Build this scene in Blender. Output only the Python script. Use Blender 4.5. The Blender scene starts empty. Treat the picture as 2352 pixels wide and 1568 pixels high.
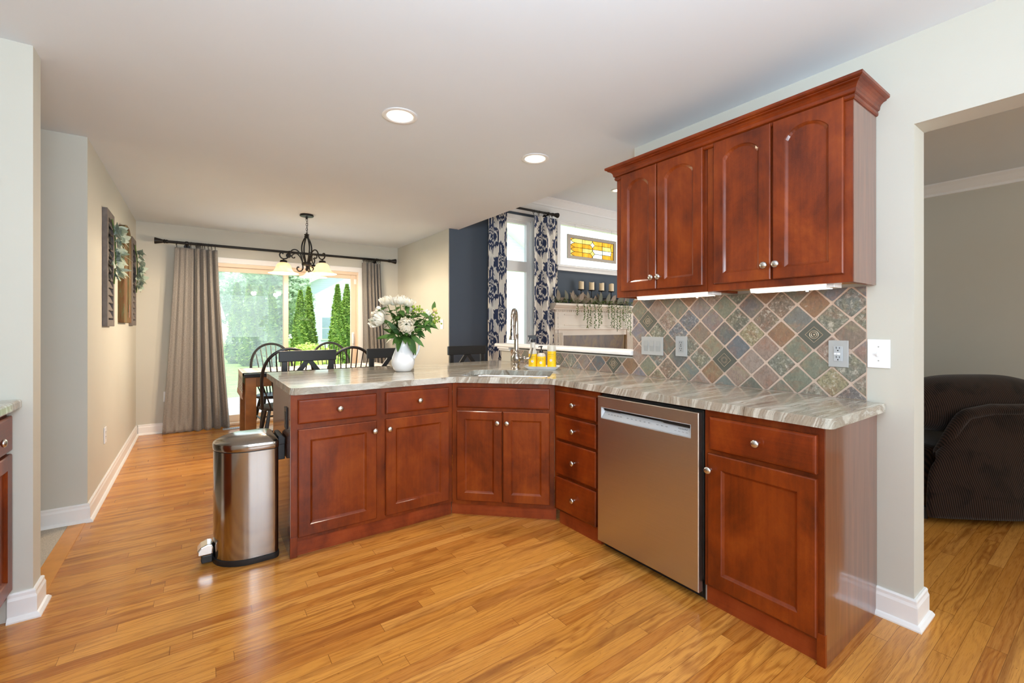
import bpy, bmesh, math, random
from math import pi, sin, cos, atan2, sqrt, hypot
from mathutils import Matrix, Vector, noise as mnoise

S = bpy.context.scene
COL = S.collection
random.seed(7)
H = 2.445            # kitchen ceiling
EYE = 1.24

# ------------------------------------------------------------------ camera
cam_d = bpy.data.cameras.new('camera')
cam = bpy.data.objects.new('camera', cam_d)
COL.objects.link(cam)
cam_d.sensor_fit = 'HORIZONTAL'
cam_d.sensor_width = 36.0
cam_d.lens = 1020.0 / 2352.0 * 36.0
cam_d.shift_y = -34.0 / 2352.0
cam_d.clip_start = 0.02
cam_d.clip_end = 400
YAW = math.radians(35.33)
cam.location = (0, 0, EYE)
cam.rotation_euler = (pi / 2, 0, -YAW)
S.camera = cam

# ------------------------------------------------------------------ view + world + sun
S.view_settings.view_transform = 'Standard'
S.view_settings.look = 'None'
S.view_settings.gamma = 1.0
S.view_settings.use_curve_mapping = False
S.view_settings.exposure = 0.3
try:
    S.cycles.use_denoising = True
    S.cycles.denoiser = 'OPENIMAGEDENOISE'
    S.cycles.sample_clamp_indirect = 8.0
    S.cycles.max_bounces = 10
    S.cycles.diffuse_bounces = 5
    S.cycles.transparent_max_bounces = 16
    S.cycles.caustics_reflective = False
    S.cycles.caustics_refractive = False
except Exception:
    pass

W = bpy.data.worlds.new('daylight_sky')
S.world = W
W.use_nodes = True
wn = W.node_tree
wn.nodes.clear()
wo = wn.nodes.new('ShaderNodeOutputWorld')
wb = wn.nodes.new('ShaderNodeBackground')
wtc = wn.nodes.new('ShaderNodeTexCoord')
wsx = wn.nodes.new('ShaderNodeSeparateXYZ')
wr = wn.nodes.new('ShaderNodeValToRGB')
wn.links.new(wtc.outputs['Generated'], wsx.inputs[0])
wn.links.new(wsx.outputs['Z'], wr.inputs[0])
wr.color_ramp.elements[0].position = 0.0
wr.color_ramp.elements[0].color = (0.93, 0.97, 1.0, 1)
wr.color_ramp.elements[1].position = 0.6
wr.color_ramp.elements[1].color = (0.62, 0.78, 1.0, 1)
wn.links.new(wr.outputs[0], wb.inputs[0])
wb.inputs[1].default_value = 2.3
wn.links.new(wb.outputs[0], wo.inputs[0])


def lamp(name, typ, loc, energy, color=(1, 1, 1), rot=(0, 0, 0), size=0.1, size_y=None, spot=None, blend=0.5, portal=False, aim=None):
    d = bpy.data.lights.new(name, typ)
    d.energy = energy
    d.color = color
    if typ == 'AREA':
        d.size = size
        if size_y:
            d.shape = 'RECTANGLE'
            d.size_y = size_y
        if portal:
            d.cycles.is_portal = True
    elif typ == 'SUN':
        d.angle = size
    else:
        d.shadow_soft_size = size
    if typ == 'SPOT' and spot:
        d.spot_size = spot
        d.spot_blend = blend
    o = bpy.data.objects.new(name, d)
    COL.objects.link(o)
    o.location = loc
    if aim is not None:
        v = Vector(aim) - Vector(loc)
        o.rotation_euler = v.to_track_quat('-Z', 'Y').to_euler()
    else:
        o.rotation_euler = rot
    return o


# sun high behind the house: lights the yard, never enters the rooms
lamp('sun', 'SUN', (0, -5, 12), 3.7, (1.0, 0.95, 0.86), size=0.01, aim=(2.2, -1.6, 4.0))
# added cool fill from behind the photographer; its window is made up
lamp('fill_behind', 'AREA', (0.55, -2.45, 1.35), 62, (0.76, 0.89, 1.0), size=2.6, size_y=1.7, aim=(0.9, 2.0, 1.55))
lamp('fill_behind_side', 'AREA', (-1.15, -0.9, 1.5), 9, (0.80, 0.90, 1.0), size=1.6, size_y=1.2, aim=(2.2, 0.9, 1.2))  # added side fill, standing before a blank wall
# camera flash bounced off the ceiling
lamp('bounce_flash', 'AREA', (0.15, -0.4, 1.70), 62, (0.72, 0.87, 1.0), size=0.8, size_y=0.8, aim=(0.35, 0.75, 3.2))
# added fill to brighten the den, no window there is known
lamp('den_fill', 'AREA', (3.9, -2.4, 1.5), 24, (1.0, 0.93, 0.79), size=1.2, size_y=1.2, aim=(4.4, 1.0, 1.6))
# daylight through the sliding door and the family room windows (portals guide the sky light)
lamp('door_portal', 'AREA', (1.05, 6.80, 1.0), 1, size=1.8, size_y=2.0, rot=(-pi / 2, 0, 0), portal=True)
# added fill to lift the family room ceiling, side windows not known
lamp('family_fill', 'AREA', (6.6, 2.6, 1.5), 42, (1.0, 0.98, 0.95), size=1.6, size_y=1.6, aim=(4.3, 4.5, 2.5))

# ------------------------------------------------------------------ mesh helpers


class MB:
    def __init__(self, M=None):
        self.v = []
        self.f = []
        self.m = []
        self.M = M

    def add(self, vs, fs, mi=0):
        b = len(self.v)
        if self.M is not None:
            vs = [tuple(self.M @ Vector(p)) for p in vs]
        self.v.extend([tuple(p) for p in vs])
        for q in fs:
            self.f.append(tuple(i + b for i in q))
            self.m.append(mi)

    def box(self, x0, x1, y0, y1, z0, z1, mi=0):
        vs = [(x0, y0, z0), (x1, y0, z0), (x1, y1, z0), (x0, y1, z0), (x0, y0, z1), (x1, y0, z1), (x1, y1, z1), (x0, y1, z1)]
        self.add(vs, [(0, 3, 2, 1), (4, 5, 6, 7), (0, 1, 5, 4), (1, 2, 6, 5), (2, 3, 7, 6), (3, 0, 4, 7)], mi)
        return self

    def prism(self, poly, axis, a, b, mi=0):
        n = len(poly)
        if axis == 'z':
            f = lambda p, t: (p[0], p[1], t)
        elif axis == 'x':
            f = lambda p, t: (t, p[0], p[1])
        else:
            f = lambda p, t: (p[0], t, p[1])
        vs = [f(p, a) for p in poly] + [f(p, b) for p in poly]
        fs = [tuple(range(n))[::-1], tuple(range(n, 2 * n))]
        fs += [(i, (i + 1) % n, n + (i + 1) % n, n + i) for i in range(n)]
        self.add(vs, fs, mi)
        return self

    def rings(self, rings, closed=False, caps=True, mi=0):
        n = len(rings[0])
        vs = [p for r in rings for p in r]
        fs = []
        k = len(rings)
        for i in range(k if closed else k - 1):
            j = (i + 1) % k
            for a in range(n):
                b = (a + 1) % n
                fs.append((i * n + a, i * n + b, j * n + b, j * n + a))
        if caps and not closed:
            fs.append(tuple(range(n))[::-1])
            fs.append(tuple(range((k - 1) * n, k * n)))
        self.add(vs, fs, mi)
        return self

    def tube(self, pts, r, seg=8, closed=False, caps=True, mi=0, flat=None):
        pts = [Vector(p) for p in pts]
        n = len(pts)
        rs = r if isinstance(r, (list, tuple)) else [r] * n
        rings = []
        up = None
        for i in range(n):
            if closed:
                t = pts[(i + 1) % n] - pts[i - 1]
            else:
                t = pts[min(i + 1, n - 1)] - pts[max(i - 1, 0)]
            t.normalize()
            if up is None:
                up = Vector((0, 0, 1)) if abs(t.z) < 0.9 else Vector((1, 0, 0))
                up = (up - t * up.dot(t)).normalized()
            else:
                up = (up - t * up.dot(t))
                if up.length < 1e-6:
                    up = t.orthogonal()
                up.normalize()
            sd = t.cross(up)
            fl = flat or 1.0
            rings.append([tuple(pts[i] + (up * cos(2 * pi * k / seg) * fl + sd * sin(2 * pi * k / seg)) * rs[i]) for k in range(seg)])
        return self.rings(rings, closed, caps, mi)

    def cyl(self, p0, p1, r0, r1=None, seg=16, caps=True, mi=0):
        return self.tube([p0, p1], [r0, r0 if r1 is None else r1], seg, False, caps, mi)

    def lathe(self, prof, c=(0, 0, 0), seg=24, axis='z', caps=True, mi=0, sx=1.0, sy=1.0):
        rings = []
        for r, z in prof:
            ring = []
            for k in range(seg):
                a = 2 * pi * k / seg
                x, y = r * cos(a) * sx, r * sin(a) * sy
                if axis == 'z':
                    p = (c[0] + x, c[1] + y, c[2] + z)
                elif axis == 'y':     # z of the profile runs along -y
                    p = (c[0] + x, c[1] - z, c[2] + y)
                else:                 # along +x
                    p = (c[0] + z, c[1] + x, c[2] + y)
                ring.append(p)
            rings.append(ring)
        return self.rings(rings, False, caps, mi)

    def grid(self, fn, nu, nv, mi=0, closed_u=False):
        vs = []
        for j in range(nv + 1):
            for i in range(nu + (0 if closed_u else 1)):
                vs.append(tuple(fn(i / nu, j / nv)))
        w = nu + (0 if closed_u else 1)
        fs = []
        for j in range(nv):
            for i in range(nu):
                a = j * w + i
                b = j * w + (i + 1) % w
                fs.append((a, b, b + w, a + w))
        self.add(vs, fs, mi)
        return self

    def ball(self, c, rx, ry=None, rz=None, seg=16, n=10, mi=0):
        ry = rx if ry is None else ry
        rz = rx if rz is None else rz
        rings = []
        for j in range(n + 1):
            t = pi * (0.02 + 0.96 * j / n)
            rings.append([(c[0] + rx * sin(t) * cos(2 * pi * k / seg), c[1] + ry * sin(t) * sin(2 * pi * k / seg), c[2] - rz * cos(t)) for k in range(seg)])
        return self.rings(rings, mi=mi)

    def leaf(self, p, d, n, L, w, bend=0.25, mi=0, k=4, cup=0.15):
        """a pointed leaf blade from p along d, with face normal near n"""
        d = Vector(d).normalized()
        n = Vector(n)
        n = n - d * n.dot(d)
        if n.length < 1e-4:
            n = d.orthogonal()
        n.normalize()
        s = d.cross(n)
        p = Vector(p)
        vs = []
        for i in range(k + 1):
            t = i / k
            hw = w * 0.5 * (sin(pi * (t ** 0.8)) ** 0.8 if 0 < t < 1 else 0.02)
            c = p + d * (L * t) - n * (bend * L * t * t)
            vs += [tuple(c - s * hw + n * cup * hw), tuple(c), tuple(c + s * hw + n * cup * hw)]
        fs = []
        for i in range(k):
            a = i * 3
            fs += [(a, a + 1, a + 4, a + 3), (a + 1, a + 2, a + 5, a + 4)]
        self.add(vs, fs, mi)
        return self

    def build(self, name, mats, parent=None, smooth=True, sharp=0.6, bevel=0.0, seg=2, solid=0.0, raw=False, subs=0, loc=None, rotz=0.0):
        me = bpy.data.meshes.new(name)
        me.from_pydata(self.v, [], self.f)
        if not isinstance(mats, (list, tuple)):
            mats = [mats]
        for q in mats:
            me.materials.append(q)
        if len(mats) > 1:
            me.polygons.foreach_set('material_index', self.m)
        if not raw:
            bm = bmesh.new()
            bm.from_mesh(me)
            bmesh.ops.recalc_face_normals(bm, faces=bm.faces)
            for f in bm.faces:
                f.smooth = smooth
            if smooth:
                for e in bm.edges:
                    if len(e.link_faces) == 2 and e.calc_face_angle(0) > sharp:
                        e.smooth = False
            bm.to_mesh(me)
            bm.free()
        me.update()
        o = bpy.data.objects.new(name, me)
        COL.objects.link(o)
        if parent is not None:
            o.parent = parent
        if loc:
            o.location = loc
        if rotz:
            o.rotation_euler = (0, 0, rotz)
        if bevel:
            b = o.modifiers.new('bevel', 'BEVEL')
            b.width = bevel
            b.segments = seg
            b.limit_method = 'ANGLE'
            b.angle_limit = 0.7
            b.harden_normals = False
        if solid:
            b = o.modifiers.new('solid', 'SOLIDIFY')
            b.thickness = solid
            b.offset = 0
        if subs:
            b = o.modifiers.new('subs', 'SUBSURF')
            b.levels = subs
            b.render_levels = subs
        return o


def tag(o, label, cat, group=None, kind=None):
    o['label'] = label
    o['category'] = cat
    if group:
        o['group'] = group
    if kind:
        o['kind'] = kind
    return o


def thing(name, label, cat, loc=(0, 0, 0), rotz=0.0, group=None):
    o = bpy.data.objects.new(name, None)
    COL.objects.link(o)
    o.location = loc
    o.rotation_euler = (0, 0, rotz)
    o.empty_display_size = 0.1
    return tag(o, label, cat, group)


def struct(o):
    o['kind'] = 'structure'
    return o


def TM(loc, rotz=0.0):
    return Matrix.Translation(Vector(loc)) @ Matrix.Rotation(rotz, 4, 'Z')


def dup(root, loc, rotz, label):
    r = root.copy()
    COL.objects.link(r)
    r.location = loc
    r.rotation_euler = (0, 0, rotz)
    r['label'] = label
    for ch in root.children:
        c = ch.copy()
        COL.objects.link(c)
        c.parent = r
        for g in ch.children:
            d = g.copy()
            COL.objects.link(d)
            d.parent = c
    return r


def text_part(txt, size, fn, mat, name, parent, depth=0.0):
    """letters as a mesh; fn maps the flat (x, y) of the letters to a place"""
    cu = bpy.data.curves.new('letters', 'FONT')
    cu.body = txt
    cu.size = size
    cu.align_x = 'CENTER'
    cu.align_y = 'CENTER'
    cu.resolution_u = 2
    to = bpy.data.objects.new('letters', cu)
    COL.objects.link(to)
    dg = bpy.context.evaluated_depsgraph_get()
    me = to.evaluated_get(dg).to_mesh()
    mb = MB()
    mb.add([fn(v.co.x, v.co.y) for v in me.vertices], [tuple(p.vertices) for p in me.polygons])
    bpy.data.objects.remove(to)
    return mb.build(name, mat, parent, smooth=False)


# ------------------------------------------------------------------ materials
class NT:
    def __init__(self, name):
        self.mat = bpy.data.materials.new(name)
        self.mat.use_nodes = True
        self.t = self.mat.node_tree
        self.t.nodes.clear()
        self.out = self.t.nodes.new('ShaderNodeOutputMaterial')
        self.p = self.t.nodes.new('ShaderNodeBsdfPrincipled')
        self.t.links.new(self.p.outputs[0], self.out.inputs[0])

    def n(self, typ, **kw):
        nd = self.t.nodes.new('ShaderNode' + typ)
        for k, v in kw.items():
            setattr(nd, k, v)
        return nd

    def link(self, a, b):
        self.t.links.new(a, b)

    def put(self, sock, v):
        if isinstance(v, bpy.types.NodeSocket):
            self.t.links.new(v, sock)
        else:
            if isinstance(v, (tuple, list)) and len(v) == 3 and sock.type == 'RGBA':
                v = (*v, 1)
            sock.default_value = v

    def math(self, op, a, b=0.0, c=0.0):
        nd = self.n('Math', operation=op)
        self.put(nd.inputs[0], a)
        self.put(nd.inputs[1], b)
        self.put(nd.inputs[2], c)
        return nd.outputs[0]

    def obj(self):
        return self.n('TexCoord').outputs['Object']

    def xyz(self, v):
        nd = self.n('SeparateXYZ')
        self.put(nd.inputs[0], v)
        return nd.outputs

    def comb(self, x, y, z):
        nd = self.n('CombineXYZ')
        for i, q in enumerate((x, y, z)):
            self.put(nd.inputs[i], q)
        return nd.outputs[0]

    def map(self, v, scale=(1, 1, 1), loc=(0, 0, 0), rot=(0, 0, 0)):
        nd = self.n('Mapping')
        self.put(nd.inputs['Vector'], v)
        nd.inputs['Scale'].default_value = scale
        nd.inputs['Location'].default_value = loc
        nd.inputs['Rotation'].default_value = rot
        return nd.outputs[0]

    def noise(self, v, scale, detail=4, rough=0.55, dist=0.0):
        nd = self.n('TexNoise')
        self.put(nd.inputs['Vector'], v)
        nd.inputs['Scale'].default_value = scale
        nd.inputs['Detail'].default_value = detail
        nd.inputs['Roughness'].default_value = rough
        nd.inputs['Distortion'].default_value = dist
        return nd.outputs['Fac']

    def ramp(self, fac, stops, interp='LINEAR'):
        nd = self.n('ValToRGB')
        cr = nd.color_ramp
        cr.interpolation = interp
        while len(cr.elements) < len(stops):
            cr.elements.new(0.5)
        for e, (p, c) in zip(cr.elements, stops):
            e.position = p
            e.color = (*c, 1) if len(c) == 3 else c
        self.put(nd.inputs[0], fac)
        return nd.outputs[0]

    def mix(self, fac, a, b, blend='MIX'):
        nd = self.n('Mix', data_type='RGBA', blend_type=blend)
        self.put(nd.inputs[0], fac)
        self.put(nd.inputs[6], a)
        self.put(nd.inputs[7], b)
        return nd.outputs[2]

    def bump(self, h, strength=0.2, dist=0.01):
        nd = self.n('Bump')
        nd.inputs['Strength'].default_value = strength
        nd.inputs['Distance'].default_value = dist
        self.put(nd.inputs['Height'], h)
        self.link(nd.outputs[0], self.p.inputs['Normal'])

    def set(self, **kw):
        names = dict(base='Base Color', rough='Roughness', metal='Metallic', spec='Specular IOR Level', coat='Coat Weight', coatr='Coat Roughness', sheen='Sheen Weight', trans='Transmission Weight', emit='Emission Color', emits='Emission Strength', alpha='Alpha', sss='Subsurface Weight', aniso='Anisotropic')
        for k, v in kw.items():
            self.put(self.p.inputs[names[k]], v)
        return self


def srgb(r, g, b):
    f = lambda c: (c / 255 / 12.92) if c / 255 <= 0.04045 else ((c / 255 + 0.055) / 1.055) ** 2.4
    return (f(r), f(g), f(b))


def plain(name, col, rough=0.5, metal=0.0, coat=0.0, spec=0.5, var=0.06, scale=6.0, bump=0.0, bscale=80.0):
    m = NT(name)
    o = m.obj()
    nz = m.noise(o, scale, 3)
    c1 = tuple(max(0, c * (1 - var)) for c in col)
    c2 = tuple(min(1, c * (1 + var)) for c in col)
    m.set(base=m.ramp(nz, [(0.3, c1), (0.7, c2)]), rough=rough, metal=metal, coat=coat, spec=spec)
    if bump:
        m.bump(m.noise(o, bscale, 2), bump, 0.002)
    return m.mat


def emitter(name, col, strength):
    m = NT(name)
    m.set(base=col, emit=col, emits=strength)
    return m.mat


MAT = {}
MAT['wall'] = plain('wall_paint', srgb(200, 198, 188), 0.75, spec=0.25, var=0.015, scale=2, bump=0.05, bscale=180)
MAT['wall_warm'] = MAT['wall']
MAT['ceil'] = plain('ceiling_paint', srgb(224, 230, 236), 0.9, spec=0.1, var=0.012, scale=1.5, bump=0.04, bscale=120)
MAT['blue'] = plain('navy_wall_paint', srgb(84, 93, 105), 0.75, spec=0.2, var=0.02, scale=2)
MAT['white'] = plain('white_trim_paint', srgb(238, 238, 238), 0.35, spec=0.4, var=0.01)
MAT['almond'] = plain('almond_frame', srgb(226, 205, 182), 0.4, var=0.02)
MAT['black'] = plain('black_paint', (0.012, 0.012, 0.013), 0.38, var=0.2, spec=0.5)
MAT['bmetal'] = plain('dark_bronze_metal', (0.018, 0.015, 0.013), 0.42, metal=0.5, var=0.25)
MAT['plastic_b'] = plain('black_plastic', (0.012, 0.012, 0.013), 0.45)
MAT['porcelain'] = plain('white_porcelain', (0.82, 0.83, 0.85), 0.12, coat=0.6, var=0.01)
MAT['plate_g'] = plain('grey_plate_plastic', srgb(176, 178, 178), 0.4, metal=0.15, var=0.02)
MAT['plate_d'] = plain('grey_switch_plastic', srgb(158, 160, 160), 0.45, var=0.02)
MAT['plate_w'] = plain('white_plate_plastic', srgb(240, 242, 246), 0.35, var=0.01)
MAT['slot'] = plain('dark_slot', (0.01, 0.01, 0.01), 0.6)
MAT['nickel'] = plain('satin_nickel', (0.62, 0.60, 0.57), 0.27, metal=1.0, var=0.03)
MAT['faucet'] = plain('brushed_nickel_faucet', (0.42, 0.38, 0.34), 0.24, metal=1.0, var=0.05)
MAT['silver'] = plain('silver_plastic', srgb(190, 196, 202), 0.35, metal=0.3, var=0.02)
MAT['chrome'] = plain('bright_steel', (0.72, 0.71, 0.69), 0.2, metal=1.0, var=0.02)


def steel(name, col, rough, vertical=True):
    m = NT(name)
    o = m.obj()
    st = m.map(o, (2, 2, 300) if not vertical else (300, 300, 1.5))
    nz = m.noise(st, 2.0, 3)
    m.set(base=m.ramp(nz, [(0.2, tuple(c * 0.93 for c in col)), (0.8, tuple(min(1, c * 1.05) for c in col))]), metal=1.0,
          rough=m.math('MULTIPLY_ADD', nz, 0.12, rough - 0.06))
    m.bump(nz, 0.03, 0.001)
    return m.mat


MAT['steel_dw'] = steel('dishwasher_steel', (0.56, 0.52, 0.475), 0.34, False)
MAT['steel_can'] = steel('trash_can_steel', (0.41, 0.39, 0.37), 0.15, True)
MAT['steel_sink'] = steel('sink_steel', (0.66, 0.66, 0.66), 0.25, False)


def cherry(name, dark, mid, light, horiz=False):
    m = NT(name)
    o = m.obj()
    inf = m.n('ObjectInfo').outputs['Random']
    sh = m.math('MULTIPLY', inf, 17.0)
    v = m.n('VectorMath', operation='ADD')
    m.put(v.inputs[0], o)
    m.put(v.inputs[1], m.comb(sh, sh, sh))
    v = v.outputs[0]
    blot = m.noise(m.map(v, (5, 5, 3.2)), 1.0, 5, 0.62, 0.4)
    g = m.noise(m.map(v, (60, 60, 3) if not horiz else (3, 3, 70)), 1.0, 4, 0.6, 0.6)
    fine = m.noise(v, 420, 2, 0.7)
    f = m.math('ADD', m.math('MULTIPLY', blot, 0.74), m.math('MULTIPLY', g, 0.17))
    f = m.math('ADD', f, m.math('MULTIPLY', m.math('SUBTRACT', fine, 0.5), 0.16))
    m.set(base=m.ramp(f, [(0.31, dark), (0.49, mid), (0.71, light)]), rough=0.42, coat=0.38, coatr=0.14, spec=0.25)
    m.bump(fine, 0.03, 0.001)
    return m.mat


MAT['cherry'] = cherry('cherry_cabinet_wood', srgb(82, 27, 3), srgb(124, 49, 8), srgb(152, 73, 19))
MAT['cherry_h'] = cherry('cherry_drawer_wood', srgb(82, 27, 3), srgb(122, 46, 8), srgb(150, 70, 18), True)
def cherry_side():
    m = NT('cherry_end_panel_sheen')
    o = m.obj()
    g = m.noise(m.map(o, (50, 50, 2.5)), 1.0, 4, 0.6, 0.4)
    m.set(base=m.ramp(g, [(0.3, srgb(96, 52, 32)), (0.7, srgb(124, 72, 48))]), rough=0.4, coat=1.0, coatr=0.10, spec=0.5)  # greyed base carries the pale reflection on the end faces
    m.p.inputs['Coat IOR'].default_value = 1.75
    return m.mat


MAT['cherry_side'] = cherry_side()
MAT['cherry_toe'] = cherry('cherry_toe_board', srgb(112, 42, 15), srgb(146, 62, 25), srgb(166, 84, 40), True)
MAT['maple'] = plain('pale_maple_underside', srgb(196, 140, 78), 0.5, var=0.1)
MAT['oakleg'] = plain('brown_table_wood', srgb(146, 94, 44), 0.4, var=0.2, scale=12)


def floor_mat():
    m = NT('oak_strip_floor')
    o = m.xyz(m.obj())
    Wd = 0.0572
    row = m.math('FLOOR', m.math('DIVIDE', o[1], Wd))
    wn1 = m.n('TexWhiteNoise', noise_dimensions='1D')
    m.put(wn1.inputs['W'], row)
    r1 = wn1.outputs['Value']
    Ln = 0.78
    xs = m.math('ADD', m.math('DIVIDE', o[0], m.math('MULTIPLY_ADD', r1, 0.5, Ln)), m.math('MULTIPLY', r1, 37.7))
    pid = m.math('FLOOR', xs)
    wn2 = m.n('TexWhiteNoise', noise_dimensions='2D')
    m.put(wn2.inputs['Vector'], m.comb(row, pid, 0.0))
    r2 = wn2.outputs['Value']
    cxy = m.xyz(wn2.outputs['Color'])
    fy = m.math('FRACT', m.math('DIVIDE', o[1], Wd))
    fx = m.math('FRACT', xs)
    ey = m.math('MINIMUM', fy, m.math('SUBTRACT', 1.0, fy))
    ex = m.math('MINIMUM', fx, m.math('SUBTRACT', 1.0, fx))
    gy = m.math('LESS_THAN', ey, 0.013)
    gx = m.math('LESS_THAN', ex, 0.0011)
    gap = m.math('MAXIMUM', gy, gx)
    # grain: each board cut from its own piece of wood
    gv = m.comb(m.math('ADD', o[0], m.math('MULTIPLY', r2, 50.0)), m.math('ADD', o[1], m.math('MULTIPLY', cxy[1], 9.0)), m.math('MULTIPLY', cxy[2], 7.0))
    warp = m.noise(m.map(gv, (1.6, 9.0, 1)), 1.0, 3, 0.5)
    cath = m.math('SINE', m.math('MULTIPLY', m.math('ADD', m.math('MULTIPLY', m.math('ADD', o[1], cxy[0]), 60.0), m.math('MULTIPLY', warp, 16.0)), 3.2))
    cath = m.math('MULTIPLY_ADD', cath, 0.5, 0.5)
    pore = m.noise(m.map(gv, (5.0, 190.0, 1)), 1.0, 4, 0.65)
    pm = m.ramp(pore, [(0.42, (0, 0, 0)), (0.62, (1, 1, 1))])
    dark = m.noise(m.map(gv, (1.2, 14.0, 1)), 1.0, 3, 0.6)
    base = m.ramp(r2, [(0.0, srgb(186, 116, 44)), (0.25, srgb(205, 138, 57)), (0.55, srgb(211, 144, 61)), (0.85, srgb(221, 156, 76)), (1.0, srgb(174, 103, 36))])
    cmask = m.math('MULTIPLY', m.math('POWER', cath, 2.2), m.math('MULTIPLY_ADD', cxy[2], 0.5, 0.12))
    c = m.mix(cmask, base, srgb(138, 70, 20))
    c = m.mix(m.math('MULTIPLY', pm, 0.30), c, srgb(214, 150, 74))
    c = m.mix(m.ramp(dark, [(0.54, (0, 0, 0)), (0.74, (0.7, 0.7, 0.7))]), c, srgb(122, 62, 18))
    fl = m.noise(m.map(gv, (40, 160, 1)), 1.0, 2, 0.5)
    c = m.mix(m.ramp(fl, [(0.715, (0, 0, 0)), (0.77, (0.7, 0.7, 0.7))]), c, srgb(92, 52, 20))
    ft = m.noise(m.map(gv, (14.0, 420.0, 1)), 1.0, 3, 0.6)
    c = m.mix(m.ramp(ft, [(0.34, (0.38, 0.38, 0.38)), (0.46, (0, 0, 0))]), c, srgb(120, 66, 20))
    c = m.mix(m.math('MULTIPLY', gap, 0.62), c, srgb(82, 42, 12))
    m.set(base=c, rough=m.math('MULTIPLY_ADD', pore, 0.10, 0.20), spec=0.5, coat=0.25, coatr=0.12)
    hgt = m.math('SUBTRACT', m.math('MULTIPLY', pore, 0.15), gap)
    m.bump(hgt, 0.12, 0.002)
    return m.mat


MAT['floor'] = floor_mat()


def granite():
    m = NT('streaked_brown_granite')
    o = m.obj()
    w = m.xyz(o)
    wl = m.noise(m.map(o, (1.1, 1.6, 1.6)), 1.0, 3, 0.5)
    ws = m.noise(m.map(o, (5, 7, 7)), 1.0, 3, 0.55)
    y2 = m.math('ADD', m.math('ADD', w[1], m.math('MULTIPLY', w[2], 0.35)), m.math('ADD', m.math('MULTIPLY', wl, 0.30), m.math('MULTIPLY', ws, 0.06)))
    y2 = m.math('MULTIPLY_ADD', w[0], 0.05, y2)
    v = m.comb(m.math('MULTIPLY', w[0], 1.2), m.math('MULTIPLY', y2, 17.0), m.math('MULTIPLY', w[2], 1.0))
    a = m.noise(v, 1.0, 5, 0.62)
    v2 = m.comb(m.math('MULTIPLY', w[0], 4.0), m.math('MULTIPLY', y2, 75.0), m.math('MULTIPLY', w[2], 4.0))
    b = m.noise(v2, 1.0, 4, 0.65)
    f = m.math('ADD', m.math('MULTIPLY', a, 0.62), m.math('MULTIPLY', b, 0.38))
    c = m.ramp(f, [(0.33, srgb(88, 74, 60)), (0.40, srgb(132, 117, 99)), (0.46, srgb(172, 162, 146)), (0.50, srgb(154, 143, 128)), (0.54, srgb(194, 190, 178)), (0.62, srgb(216, 214, 206)), (0.70, srgb(152, 142, 126))])
    bl = m.noise(m.map(o, (4, 9, 9)), 1.0, 4, 0.6)
    c = m.mix(m.ramp(bl, [(0.50, (0, 0, 0)), (0.68, (0.55, 0.55, 0.55))]), c, srgb(164, 166, 158))
    sp = m.noise(o, 160, 3, 0.6)
    c = m.mix(m.ramp(sp, [(0.60, (0, 0, 0)), (0.72, (0.6, 0.6, 0.6))]), c, srgb(84, 76, 64))
    m.set(base=c, rough=0.14, spec=0.55, coat=0.2, coatr=0.05)
    return m.mat


MAT['granite'] = granite()


def slate():
    m = NT('tumbled_slate_tile')
    g = m.n('NewGeometry').outputs['Random Per Island']
    o = m.obj()
    off = m.math('MULTIPLY', g, 31.0)
    v = m.n('VectorMath', operation='ADD')
    m.put(v.inputs[0], o)
    m.put(v.inputs[1], m.comb(off, off, off))
    v = v.outputs[0]
    pal = [srgb(124, 124, 112), srgb(132, 122, 120), srgb(110, 111, 100), srgb(148, 128, 116), srgb(114, 117, 124), srgb(138, 131, 110),
           srgb(116, 109, 107), srgb(118, 124, 120), srgb(152, 136, 126), srgb(106, 110, 114), srgb(130, 115, 102), srgb(122, 124, 108),
           srgb(152, 142, 112), srgb(118, 119, 116), srgb(140, 110, 86), srgb(124, 120, 128), srgb(144, 140, 128), srgb(102, 104, 102)]
    c = m.ramp(g, [(i / len(pal), q) for i, q in enumerate(pal)], 'CONSTANT')
    n1 = m.noise(v, 16, 5, 0.65, 0.6)
    n2 = m.noise(m.map(v, (30, 60, 30)), 1.0, 5, 0.7, 1.0)
    n3 = m.noise(v, 9, 4, 0.6, 1.2)
    c = m.mix(m.ramp(n1, [(0.48, (0, 0, 0)), (0.66, (0.5, 0.5, 0.5))]), c, srgb(150, 106, 84))
    c = m.mix(m.ramp(n3, [(0.52, (0, 0, 0)), (0.68, (0.5, 0.5, 0.5))]), c, srgb(146, 140, 112))
    rough_t = m.math('FRACT', m.math('MULTIPLY', g, 57.3))
    crust = m.math('GREATER_THAN', rough_t, 0.62)
    n4 = m.noise(v, 60, 5, 0.7, 0.8)
    c = m.mix(m.math('MULTIPLY', m.ramp(n4, [(0.36, (0.7, 0.7, 0.7)), (0.5, (0, 0, 0))]), m.math('MULTIPLY_ADD', crust, 0.75, 0.25)), c, srgb(84, 80, 72))
    c = m.mix(m.math('MULTIPLY', m.ramp(n4, [(0.54, (0, 0, 0)), (0.64, (0.85, 0.85, 0.85))]), m.math('MULTIPLY_ADD', crust, 0.85, 0.15)), c, srgb(190, 182, 168))
    c = m.mix(m.ramp(n2, [(0.38, (0.35, 0.35, 0.35)), (0.52, (0, 0, 0))]), c, srgb(86, 84, 80))
    c = m.mix(m.ramp(n2, [(0.62, (0, 0, 0)), (0.74, (0.5, 0.5, 0.5))]), c, srgb(186, 180, 168))
    m.set(base=c, rough=0.55, spec=0.4)
    m.bump(n2, 0.35, 0.004)
    return m.mat


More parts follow.
